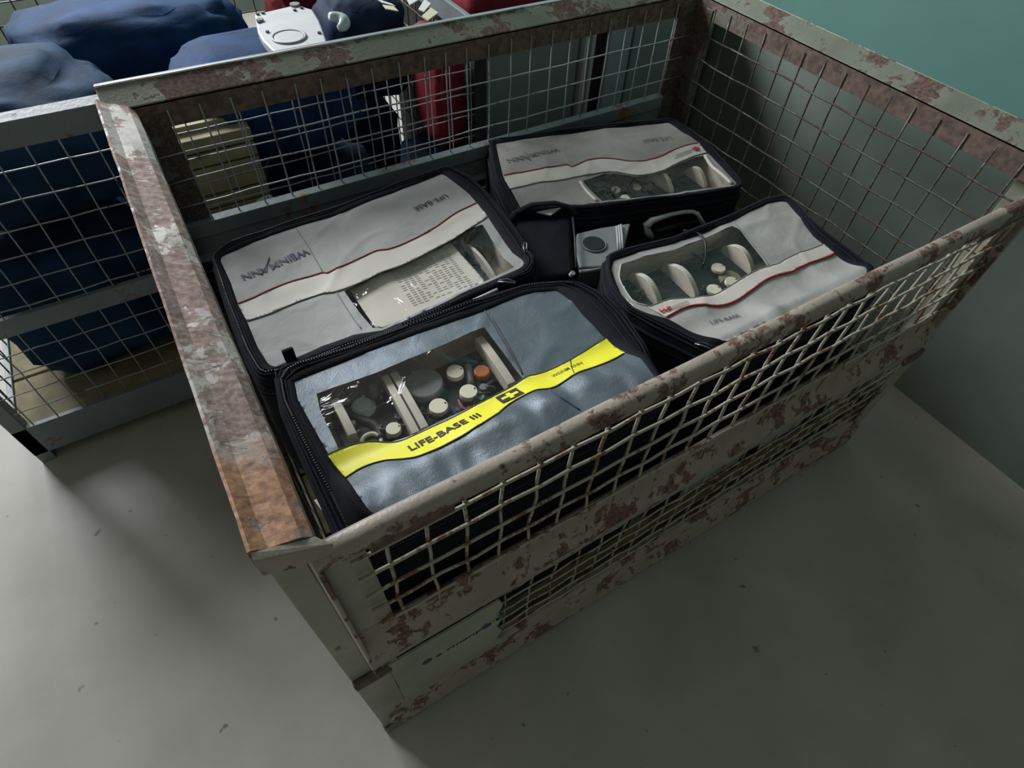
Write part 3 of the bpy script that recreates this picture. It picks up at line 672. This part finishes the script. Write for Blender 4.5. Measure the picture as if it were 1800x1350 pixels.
clutter(vl, shrink(lst(ZL, z, [(1320,440),(1470,380),(1620,600),(1500,680)]), .7), z - .036, 4, 9)
zp = z - .012
sheet = lst(ZL, zp, [(715,725),(860,668),(1000,600),(1150,530),(1290,470),(1390,580),(1485,690),(1300,790),(1120,870),(990,930),(870,960),(790,840)])
hS = lambda x, y: zp + .0035 * noise.noise(Vector((x * 18, y * 14, 4)))
ps = drape('paper_sheet', sheet, hS, 0, m_paper, None, .008, thick=.0004)
tag(ps, 'cream printed sheet with a table, inside the window of the left bag', 'paper')
mb = MB(); A0 = Vector(P2(*ZL(955, 640), zp)); U = Vector(P2(*ZL(1290, 530), zp)) - A0; Vv = Vector(P2(*ZL(1085, 835), zp)) - A0
rs = random.Random(3)
for i in range(17):
    for j in range(11):
        if (j in (4,) and i % 2) or rs.random() < .1: continue
        p = A0 + U * (j / 11.0) + Vv * (i / 17.0); u = U * (.055 + .02 * rs.random()); v = Vv * .020
        q = [p, p + u, p + u + v, p + v]
        mb.add([(a.x, a.y, hS(a.x, a.y) + .0005) for a in q], [(0, 1, 2, 3)])
tag(mb.build('printed_table', mat('grey_print', (.46, .43, .39), .7), ps), kind='stuff')

# ---- back bag
z = ZB['B']
hB = hfun_for(z, 0, 0, .0030, 31, 8, 12)
pB = lst(ZR, z, [(68,175),(80,230),(105,350),(150,420),(180,480),(210,540),(300,525),(400,518),(480,515),(560,515),(660,507),(760,492),(950,472),(1100,456),(1250,432),(1420,412),(1425,395),(1340,300),(1260,220),(1220,170),(1100,90),(1045,52),(800,75),(600,95),(400,125),(250,145)])
oB = lst(ZR, z, [(20,165),(40,260),(70,370),(110,460),(160,560),(300,560),(480,550),(660,540),(760,525),(950,500),(1100,485),(1250,465),(1455,425),(1450,380),(1380,300),(1300,205),(1180,110),(1070,35),(800,58),(600,78),(400,106),(200,135),(60,150)])
wB = lst(ZR, z, [(560,382),(680,336),(760,341),(860,356),(950,346),(1020,326),(1100,286),(1180,251),(1240,238),(1290,330),(1375,412),(1250,424),(1100,447),(950,463),(760,484),(668,497),(610,440)])
bb = bag('taupe-grey ventilator bag with red piping, in the far corner of the crate', z, pB, oB, .25, hB, m_taupe, wB, 3)
red = smooth_line(lst(ZR, z, [(110,355),(250,330),(400,303),(475,290),(495,302),(560,275),(640,255),(720,255),(820,268),(900,270),(970,255),(1050,220),(1130,185),(1215,170)]), 4)
low = smooth_line(lst(ZR, z, [(140,425),(300,395),(430,378),(500,365),(580,350),(680,330),(760,335),(860,350),(950,340),(1020,320),(1100,280),(1180,245),(1258,222)]), 4)
wb = drape('white_band', red + low[::-1], hB, .0012, m_white, bb, .006, thick=.0008)
kid(cord('red_piping', red, hB, .0020, .0013, m_red, bb), wb); kid(cord('band_edge', low, hB, .0016, .0007, m_seaml, bb), wb)
lay_text('lettering', 'WEINM', P2(*ZR(412, 196), z), P2(*ZR(255, 232), z), hB, .0016, m_faint, bb, .012, .95)
lay_text('lettering', 'ANN', P2(*ZR(250, 234), z), P2(*ZR(122, 264), z), hB, .0016, m_faint, bb, .012, .95)
cord('lettering', lst(ZR, z, [(225,215),(250,245),(262,270)]), hB, .0014, .0009, m_faint, bb)
lay_text('lettering', 'LIFE-BASE', P2(*ZR(1050, 130), z), P2(*ZR(890, 152), z), hB, .0016, m_faint, bb, .004, .95)
def logo(pts, txt, t0, t1, conv, z, hf, par, bar):
    o = cord('logo', lst(conv, z, pts[0]), hf, .0032, .0016, m_redl, par); 
    for q in pts[1:]: kid(cord('logo', lst(conv, z, q), hf, .0032, .0016, m_redl, par), par).location = -off(par)
    lay_text('lettering', txt, P2(*conv(*t0), z), P2(*conv(*t1), z), hf, .0026, m_ink, par, .0, .8)
    cord('underline', lst(conv, z, bar), hf, .0024, .0005, m_green_p, par)
m_redl = mat('red_logo_print', (.55, .03, .04), .5); m_green_p = mat('dark_green_print', (.03, .06, .05), .5)
logo([[(1212,215),(1195,195),(1185,198)], [(1190,196),(1200,216),(1210,196)], [(1176,208),(1186,196),(1192,216)]], 'WEINMANN', (1172,208), (1082,238), ZR, z, hB, bb, [(1172,222),(1075,258)])
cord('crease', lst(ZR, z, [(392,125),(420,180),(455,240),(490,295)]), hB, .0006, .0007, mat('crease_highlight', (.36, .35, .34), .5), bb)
cord('window_binding', lst(ZR, z, [(545,388),(590,450),(645,503)]), hB, .0006, .0040, m_white, bb)
cord('window_binding', lst(ZR, z, [(1250,240),(1310,320),(1400,400)]), hB, .0006, .0050, m_white, bb)
vb = vent('dark green-black ventilator with four yellowish buttons and two curved dividers in the far corner bag', z, shrink(wB, .93))
zt = z - .024
for x, y, r_ in ((748,418,.0105), (868,402,.0095), (800,467,.0105), (1025,354,.0070)): knob(vb, P2(*ZR(x, y), zt), z - .036, r_, .010)
partition(vb, P2(*ZR(915, 385), z-.044), P2(*ZR(1050, 475), z-.044), z - .036, .006, .026, .009, side=-1)
partition(vb, P2(*ZR(1120, 355), z-.044), P2(*ZR(1235, 440), z-.044), z - .036, .006, .024, .009, side=-1)
MB().cyl((*P2(*ZR(640, 400), zt), z - .036), .010, .014, 16).build('flow_dial', m_greyplastic, vb, bevel=.001)
clutter(vb, shrink(wB, .7), z - .036, 10, 6)

# ---- right bag
z = ZB['R']
def exR(x, y):
    near = max(0, min(1, (.150 - y) / .06))
    v = .010 * near * noise.noise(Vector((x * 12, y * 16, 2.2))) + .014 * near * near
    v += .009 * math.exp(-(((x - .735) / .020) ** 2 + ((y - .085) / .035) ** 2)) 
    return v
hR = hfun_for(z, 0, 0, .0035, 41, 8, 12, extra=exR)
br = P2(*ZR(1700, 495), z); 
pR = lst(ZR, z, [(730,830),(722,880),(745,960),(780,1030),(850,1100),(930,1130),(1030,1155),(1150,1220),(1290,1295),(1345,1322)]) + [(.75, .070), (.86, .066), (.93, .070), (.955, .085), (.962, .15), (.966, .20)] + \
     lst(ZR, z, [(1786,590),(1745,545),(1700,495),(1620,510),(1500,560),(1400,612),(1200,690),(1080,735),(900,775)])
oR = lst(ZR, z, [(690,800),(690,900),(720,1000),(800,1110),(950,1200),(1100,1270),(1250,1345)]) + [(.66, .052), (.75, .050), (.86, .046), (.95, .050), (.985, .07), (.994, .13), (.998, .19)] + \
     lst(ZR, z, [(1850,610),(1790,540),(1700,465),(1600,478),(1480,530),(1380,580),(1180,655),(1060,705),(880,745),(740,780)])
wR = lst(ZR, z, [(775,850),(900,806),(1080,766),(1200,722),(1400,640),(1440,660),(1530,770),(1600,864),(1500,905),(1400,965),(1300,1018),(1200,1035),(1050,1048),(930,1085),(850,1065),(800,1000),(765,930)])
rb = bag('silver-grey ventilator bag with wavy red piping, by the front flap on the right', z, pR, oR, .27, hR, m_silver, wR, 4)
redR = lst(ZR, z, [(1030,1153),(1120,1105),(1200,1085),(1330,1085),(1420,1060),(1500,1010),(1600,940),(1700,905),(1750,890),(1770,875)]) + [(.90, .152), (.935, .149), (.962, .148)]
lowR = lst(ZR, z, [(930,1092),(1050,1050),(1200,1038),(1300,1022),(1400,968),(1500,908),(1600,868),(1660,850),(1700,825)]) + [(.90, .180), (.935, .177), (.964, .176)]
red = smooth_line(redR, 4); low = smooth_line(lowR, 4)
wb = drape('white_band', red + low[::-1], hR, .0012, m_white, rb, .006, thick=.0008)
kid(cord('red_piping', red, hR, .0020, .0018, m_red, rb), wb); kid(cord('band_edge', low, hR, .0016, .0007, m_seaml, rb), wb)
lay_text('lettering', 'LIFE-BASE', P2(*ZR(1285, 1197), z), P2(*ZR(1445, 1160), z), hR, .0020, m_navy, rb, .010, .95)
logo([[(988,1108),(1015,1128),(1010,1100)], [(1012,1102),(1035,1118),(1050,1088)], [(1030,1095),(1052,1112)]], 'WEINMANN', (1055,1105), (1155,1068), ZR, z, hR, rb, [(1050,1112),(1160,1080)])
cord('seam', lst(ZR, z, [(1405,612),(1440,655),(1530,760),(1610,862)]), hR, .0007, .0009, m_seaml, rb)
cord('window_edge_bead', lst(ZR, z, [(775,850),(765,930),(800,1000),(850,1065),(930,1085)]), hR, .0008, .0010, m_white, rb)
pull(rb, P(*ZR(1290, 1328), z) + Vector((0, 0, .003)), 2.2); pull(rb, P(*ZR(1180, 1290), z - .02) + Vector((-.006, 0, .0)), 2.2)
vr = vent('dark green-black ventilator with three ivory buttons and three curved dividers in the silver-grey bag', z, shrink(wR, .93))
zb_ = z - .036
for a, b, hh in (((815,935),(975,1095),.020), ((1000,885),(1185,1055),.022), ((1335,780),(1500,915),.022)):
    partition(vr, P2(*ZR(*a), zb_), P2(*ZR(*b), zb_), zb_, .010, hh, .010, side=-1)
zt = z - .024
for x, y, r_ in ((1330,862,.0125), (1405,940,.0120), (1305,985,.0130)): knob(vr, P2(*ZR(x, y), zt), zb_, r_, .010)
cord('thin_rod', lst(ZR, z - .03, [(860,920),(990,875)]), lambda x, y: z - .03, 0, .001, m_greyplastic, vr, 1)
cord('thin_rod', lst(ZR, z - .03, [(1070,840),(1330,750)]), lambda x, y: z - .03, 0, .001, m_greyplastic, vr, 1)
MB().cyl((*P2(*ZR(1400, 905), zt), zb_), .020, .004, 10).build('brown_cap', m_card, vr)
clutter(vr, shrink(wR, .7), zb_, 12, 8)
cd = cord('black_cord', lst(ZR, z + .005, [(1130,655),(1180,660),(1225,680),(1252,740),(1255,800),(1240,858)]), lambda x, y: max(hR(x, y) + .004, 0), 0, .0022, m_darkhole, None, 1)
tag(cd, 'thin black cord lying over the window of the silver-grey bag on the right', 'cord')

# ---------------------------------------------------------------- things between the bags
def soft_box(name, poly, z0, z1, m, parent, bulge=.004, seed=0, ch=.008):
    n = 72; cx = sum(p[0] for p in poly) / len(poly); cy = sum(p[1] for p in poly) / len(poly); S = []
    for fr, zz in ((-.012, z0), (0, z0 + .01), (.002, (z0+z1)/2), (0, z1 - ch), (-.004, z1 - ch*.3), (-.012, z1)):
        rg = []
        for k in range(n):
            th = 2*PI*k/n; r_ = star((cx, cy), th, poly) + fr + bulge * noise.noise(Vector((math.cos(th)*3, math.sin(th)*3, zz*12 + seed)))
            rg.append((cx + r_*math.cos(th), cy + r_*math.sin(th), zz))
        S.append(rg)
    V = [p for s in S for p in s] + [(cx, cy, z1 + .003)]; T = len(V) - 1; L_ = len(S) - 1
    Fq = [(i*n+k, i*n+(k+1) % n, (i+1)*n+(k+1) % n, (i+1)*n+k) for i in range(L_) for k in range(n)] + [tuple(range(n))[::-1]] + [(L_*n+k, L_*n+(k+1) % n, T) for k in range(n)]
    return MB().add(V, Fq).build(name, m, parent, smooth=True)
def mid(poly): n = len(poly); return sum(p[0] for p in poly) / n, sum(p[1] for p in poly) / n
zc = .548
pc = [P2(902, 368, zc), P2(1006, 366, zc), P2(1008, 478, zc), P2(940, 490, zc), P2(900, 455, zc)]
pc = [P2(904, 384, zc), P2(1004, 376, zc), P2(1010, 478, zc), P2(935, 490, zc), P2(903, 455, zc)]
cc = mid(pc)
pouch = empty('padded_pouch', (*cc, .297), 'plain black padded pouch with a carrying loop, wedged in the middle between the four bags', 'pouch')
soft_box('body', pc, .297, zc - .003, m_black, pouch, .001, 3)
MB().tube([P(890, 396, .545), P(905, 374, .555), P(935, 360, .565), P(975, 357, .565), P(1000, 364, .56), P(1012, 378, .548)], .007, 8, flat=.5).build('carrying_loop', m_blackband, pouch, smooth=True)
MB().tube([P(1006, 382, zc), P(1010, 420, zc), P(1012, 470, zc)], .0022, 6).build('piping', m_zip, pouch, smooth=True)
pl_ = [P2(943, 372, .555), P2(985, 365, .555), P2(967, 378, .555)]
V = [(x, y, .552) for x, y in pl_] + [(x, y, .555) for x, y in pl_]
MB().add(V, [(0, 2, 1), (3, 4, 5), (0, 1, 4, 3), (1, 2, 5, 4), (2, 0, 3, 5)]).build('white_label', m_whitep, pouch)
# grey moulded unit with round black port
zg = .535
gpoly = [P2(*q, zg) for q in ((1013, 410), (1055, 400), (1100, 393), (1108, 392), (1095, 440), (1078, 462), (1060, 468), (1018, 470), (1010, 440))]
gc = mid(gpoly)
gm = empty('suction_unit', (*gc, .297), 'grey moulded unit with a round black port and a buckle strap, low between the bags', 'medical device')
n = len(gpoly)
V = [(x, y, .485) for x, y in gpoly] + [(x, y, zg) for x, y in gpoly]
MB().add(V, [tuple(range(n))[::-1], tuple(range(n, 2*n))] + [(i, (i+1) % n, n+(i+1) % n, n+i) for i in range(n)]).build('housing', m_greyplastic, gm, bevel=.003)
soft_box('base', shrink(gpoly, .97), .297, .484, m_black, gm, .0005)
pc_ = P(1044, 428, zg + .003)
MB().cyl((pc_.x, pc_.y, zg), .0215, .004, 28, .0205).build('round_port', m_darkhole, gm, bevel=.001)
MB().ring((pc_.x, pc_.y, zg + .002), .0225, .0016, 28).build('port_rim', m_greyplastic, gm, smooth=True)
for dx in (0, .0055, .011): 
    a = P(1083, 398, zg + .004) + Vector((dx, 0, 0)); b = P(1086, 440, zg + .004) + Vector((dx, 0, 0))
    MB().tube([a, a.lerp(b, .5) + Vector((0, 0, .002)), b], .0022, 6).build('strap_rib', m_handle, gm, smooth=True)
MB().tube([P(1018, 478, zg), P(1040, 476, zg), P(1066, 472, zg)], .004, 6).build('lower_edge', m_greyplastic, gm, smooth=True)
# hard case with light grey handle
zh = .455
hp = [(.82, .40), (1.03, .36), (1.05, .44), (.845, .485)]
hp = [(.800, .415), (1.06, .375), (1.045, .340), (1.10, .40), (.82, .475)]
hp = [(.775, .40), (.96, .36), (1.04, .36), (1.05, .385), (.90, .428), (.78, .455)]
hc = mid(hp)
ca = empty('instrument_case', (*hc, .297), 'black instrument case with a light grey C-shaped handle, behind the silver-grey bag', 'case')
soft_box('body', hp, .297, .482, m_blackband, ca, .001, 6)
hpts = [(1143, 416), (1137, 406), (1136, 396), (1145, 388), (1160, 383), (1180, 377), (1200, 373), (1216, 372), (1226, 376), (1231, 386), (1238, 397)]
zz_ = [.484, .498, .510, .518, .520, .520, .520, .520, .518, .506, .484]
MB().tube([P(x, y, zq) for (x, y), zq in zip(hpts, zz_)], [.010, .0098, .009, .0078, .006, .005, .005, .005, .0055, .006, .0065], 10, flat=.8).build('handle', m_handle, ca, smooth=True)
MB().tube([P(1150, 408, .486), P(1185, 398, .486), P(1222, 392, .486)], .009, 8).build('handle_recess', m_darkhole, ca, smooth=True)
# silver bolt end
bt = MB().cyl(tuple(P(1003, 484, .548)), .0045, .008, 12, axis=(.2, -.3, .8)).build('metal_pin', m_whitep)
tag(bt, 'small shiny metal pin end poking out between the bags', 'pin')

# lower layer: equipment bags that carry the upper ones
lows = [((.035, .045), (.545, .365), .322, 'black equipment bag under the slate-blue bag, seen through the front mesh', m_black),
        ((.035, .380), (.515, .735), .315, 'black equipment bag under the light grey bag on the left', m_black),
        ((.575, .045), (1.135, .345), .318, 'dark equipment bag with a grey-green lid under the silver-grey bag, seen through the lower mesh', m_black),
        ((.545, .365), (1.150, .790), .295, 'black equipment bag at the bottom of the crate under the far corner bag', m_black)]
for (x0, y0), (x1, y1), zt_, lb_, mm in lows:
    e = empty('equipment_bag', ((x0+x1)/2, (y0+y1)/2, .118), lb_, 'bag', 'equipment bags in the bottom layer')
    soft_box('body', [(x0, y0), (x1, y0), (x1, y1), (x0, y1)], .118, zt_, mm, e, .003, x0, .012)
    MB().tube([(x0 + (x1-x0)*t, y0 - .003, .26 + .004*math.sin(t*9)) for t in [k/20 for k in range(21)]], .003, 6).build('zip_tape', m_zip if y0 < .1 else m_blackband, e, smooth=True)
    if y0 < .1:
        MB().box((x0 + .08, y0 - .005, .15), (x0 + .24, y0 + .004, .225)).build('pocket', m_locker if x0 > .3 else m_black, e, bevel=.003)
        MB().box((x0 + .30, y0 - .005, .17), (x0 + .43, y0 + .004, .24)).build('pocket', m_locker2 if x0 > .3 else m_black, e, bevel=.003)

# ---------------------------------------------------------------- second crate behind with blue goods
C2 = empty('mesh_crate', (.07, 1.3, 0), 'second wire mesh crate directly behind, filled with blue sacks', 'crate')
X2L, X2R, Y2F, Y2B = -.50, .690, .905, 1.72
for x0 in (X2L, X2R - .03):
    for y0 in (Y2F, Y2B - .03): MB().box((x0, y0, 0), (x0 + .03, y0 + .03, .74)).build('corner_post', m_dark if x0 > 0 else m_paint2, C2, bevel=.002)
MB().prism([(Y2F, .700), (Y2F, .742), (Y2F + .022, .748), (Y2F + .022, .744), (Y2F + .004, .738), (Y2F + .004, .700)], X2L, X2R, 'x').build('rim_rail', m_paint2, C2, bevel=.001)
MB().box((X2L, Y2B - .02, .70), (X2R, Y2B, .745)).build('rim_rail', m_paint2, C2, bevel=.002)
for x0 in (X2L, X2R - .012): MB().box((x0, Y2F + .02, .70), (x0 + .012, Y2B - .02, .745)).build('rim_rail', m_paint2, C2, bevel=.002)
MB().prism([(Y2F, .40), (Y2F, .36), (Y2F + .012, .36), (Y2F + .012, .40)], X2L + .03, X2R - .03, 'x').build('middle_rail', m_paint2, C2, bevel=.001)
for x0, x1, y0, y1 in ((X2L, X2R, Y2F, Y2F + .012), (X2L, X2R, Y2B - .012, Y2B), (X2L, X2L + .012, Y2F, Y2B), (X2R - .012, X2R, Y2F, Y2B)):
    MB().box((x0, y0, .03), (x1, y1, .12)).build('bottom_rail', m_paint2, C2, bevel=.001)
for k in range(5): MB().box((X2L + .013, Y2F + .014 + k*.158, .09), (X2R - .013, Y2F + .014 + k*.158 + .150, .115)).build('floor_plank', m_card, C2, bevel=.002)
mesh_panel(C2, 'x', Y2F + .006, X2L + .02, X2R - .02, .12, .71, frange(X2L + .045, X2R - .02, .0482), frange(.165, .70, .050), .0014, m_wire_back, .0035, 6)
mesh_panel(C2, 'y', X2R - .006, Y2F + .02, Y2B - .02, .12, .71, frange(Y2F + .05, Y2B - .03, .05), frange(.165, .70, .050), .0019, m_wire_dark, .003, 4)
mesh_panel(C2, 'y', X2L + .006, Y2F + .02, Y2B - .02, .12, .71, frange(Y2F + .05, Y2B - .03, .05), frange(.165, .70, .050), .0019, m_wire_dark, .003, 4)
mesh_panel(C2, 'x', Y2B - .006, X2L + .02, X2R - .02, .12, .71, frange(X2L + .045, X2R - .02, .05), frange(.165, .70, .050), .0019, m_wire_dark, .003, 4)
def sack(c, s, m, label, seed, name='sack', group='sacks in the second crate', cat='sack'):
    bm = bmesh.new(); bmesh.ops.create_icosphere(bm, subdivisions=4, radius=1)
    for v in bm.verts:
        p = v.co; q = Vector([math.copysign(abs(t) ** .62, t) for t in p]) 
        nn = noise.noise(p * 2.2 + Vector((seed, 0, 0))) * .13 + noise.noise(p * 6 + Vector((seed, 3, 0))) * .05 + abs(noise.noise(p * 4 + Vector((seed, 9, 0)))) * -.10
        q = q * (1 + nn); v.co = Vector((q.x * s[0], q.y * s[1], q.z * s[2])) 
    zmin = min(v.co.z for v in bm.verts)
    for v in bm.verts: v.co.z -= zmin
    me = D.meshes.new(name); bm.to_mesh(me); bm.free(); me.materials.append(m); me.shade_smooth()
    o = D.objects.new(name, me); C.objects.link(o); o.location = c
    return tag(o, label, cat, group)
sack((-.24, 1.12, .116), (.19, .165, .165), m_blue, 'dull blue sack low in the left front of the second crate', 1)
sack((.33, 1.09, .116), (.15, .14, .165), m_darkblue, 'dark navy sack low behind the second crate mesh, in its middle', 2)
sack((.61, 1.05, .116), (.065, .12, .165), m_darkblue, 'dark sack low at the right end of the second crate', 4)
sack((-.24, 1.50, .116), (.17, .15, .165), m_blue, 'dull blue sack low in the left back corner of the second crate', 5)
sack((.15, 1.48, .116), (.15, .15, .165), m_darkblue, 'dark navy sack at the back of the second crate', 6)
sack((.50, 1.45, .116), (.15, .15, .165), m_blue, 'blue sack low in the right back corner of the second crate', 7)
sack((-.22, 1.17, .475), (.22, .18, .125), m_blue, 'big blue sack on top at the left of the second crate', 8)
sack((.26, 1.13, .49), (.19, .15, .105), m_blue2, 'bright blue sack on top in the middle of the second crate', 9)
sack((.06, 1.50, .48), (.26, .14, .11), m_blue2, 'bright blue sack at the back, topmost in the second crate', 10)
sack((.55, 1.28, .49), (.10, .12, .12), m_darkblue, 'dark navy sack on top near the labels in the second crate', 11)
# tan ribbed board at the left, seen through both meshes
tb = empty('board_stack', (.10, 1.0, .116), 'tan slatted boards standing behind the mesh at the left of the second crate', 'boards')
for k in range(11):
    MB().box((-.02, .955, .30 + k*.030), (.185, .985, .326 + k*.030)).build('slat', m_card, tb, bevel=.002)
MB().box((-.01, .986, .116), (.175, 1.0, .64)).build('backing', m_card, tb)
# white pump housing with a round recess
zw = .762
hw = [P2(*q, zw) for q in ((447, 25), (520, 8), (548, 16), (560, 35), (572, 68), (574, 76), (560, 82), (500, 96), (478, 88), (462, 72), (452, 55))]
wc = mid(hw)
wh = empty('pump_housing', (*wc, .74), 'white moulded plastic housing with a round recess, lying on the blue sacks', 'machine part')
n = len(hw); V = [(x, y, zw - .016) for x, y in hw] + [(x, y, zw) for x, y in hw]
MB().add(V, [tuple(range(n))[::-1], tuple(range(n, 2*n))] + [(i, (i+1) % n, n+(i+1) % n, n+i) for i in range(n)]).build('plate', m_whitep, wh, bevel=.003)
rc = P(508, 66, zw)
MB().ring((rc.x, rc.y, zw + .0006), .030, .0028, 32).build('recess_ring', m_greyplastic, wh, smooth=True)
MB().cyl((rc.x, rc.y, zw), .027, .0022, 32).build('recess_disc', m_whitep, wh, bevel=.0008)
for q in ((453, 26), (462, 24), (518, 19), (530, 15), (470, 57), (561, 59), (455, 40)):
    p = P(*q, zw); MB().cyl((p.x, p.y, zw), .0035, .003, 10).build('screw', m_rubber, wh)
p = P(518, 10, zw); MB().cyl((p.x, p.y, zw), .010, .004, 12).build('grey_pad', m_greyplastic, wh)
p = P(457, 37, zw); MB().cyl((p.x, p.y, zw), .007, .004, 12).build('grey_pad', m_greyplastic, wh)
# milky plastic tube
a = P(590, 40, .775); 
th_ = [(a.x + .016*math.cos(t), a.y + .012*math.sin(t), a.z + .004*t) for t in [k*.45 - 1.6 for k in range(9)]]
tp = MB().tube(th_, [.006, .009, .011, .012, .012, .011, .010, .009, .007], 8).build('hose_elbow', m_clear_w, smooth=True)
tag(tp, 'milky curved hose elbow on the blue sacks, right of the white housing', 'hose')
def slip(q4, zz, m, label, name='paper_label'):
    q = [P2(*a, zz) for a in q4]; V = [(x, y, zz) for x, y in q] + [(x, y, zz + .002) for x, y in q]
    o = MB().add(V, [(3, 2, 1, 0), (4, 5, 6, 7), (0, 1, 5, 4), (1, 2, 6, 5), (2, 3, 7, 6), (3, 0, 4, 7)]).build(name, m)
    tag(o, label, 'label', 'paper labels on the sacks')
m_lab1 = mat('pale_paper', (.55, .57, .55), .6); m_lab2 = mat('cream_paper', (.50, .49, .36), .6)
slip([(663, 0), (688, 8), (694, 12), (672, 6)], .770, m_lab1, 'white paper strip on the dark sack, left of the other labels')
slip([(672, 10), (692, 13), (700, 21), (678, 17)], .772, m_lab2, 'greenish paper strip just below the white strip')
slip([(712, -4), (732, -6), (736, 1), (720, 10)], .770, m_lab1, 'small white label at the top edge of the picture, between strip and cream label')
slip([(746, 0), (757, 8), (745, 22), (735, 18)], .774, m_lab1, 'white label lying against the cream label')
slip([(757, 15), (770, 24), (752, 37), (741, 30)], .780, m_lab2, 'cream label nearest the rim, rightmost of the labels')
sack((.632, 1.03, .45), (.043, .085, .135), m_redn, 'red sack behind the mesh at the right end of the second crate', 14)
sack((.52, 1.55, .48), (.12, .11, .11), m_redn, 'small red sack on top in the right back corner of the second crate', 15)
tag(soft_box('red_blanket', [(.715, 1.01), (1.03, 1.01), (1.03, 1.40), (.715, 1.40)], .7002, .762, m_redn, None, .004, 5), 'folded red blanket lying on the steel locker behind the crate', 'blanket')
fl = MB(); Q = [(.128, .921, .4005), (.192, .921, .4005), (.190, .922, .480), (.176, .924, .497), (.150, .922, .492), (.134, .923, .470)]  # scrap of white plastic film, added for the bright glint behind the mesh
fl.add(Q + [(x, y + .0025, z) for x, y, z in Q], [tuple(range(6)), tuple(range(6, 12))[::-1]] + [(i, (i+1) % 6, 6+(i+1) % 6, 6+i) for i in range(6)])
tag(fl.build('film_scrap', mat('white_film', (.85, .86, .84), .6), bevel=.0005), 'small white foam scrap stuck behind the mesh of the second crate at the left', 'film')
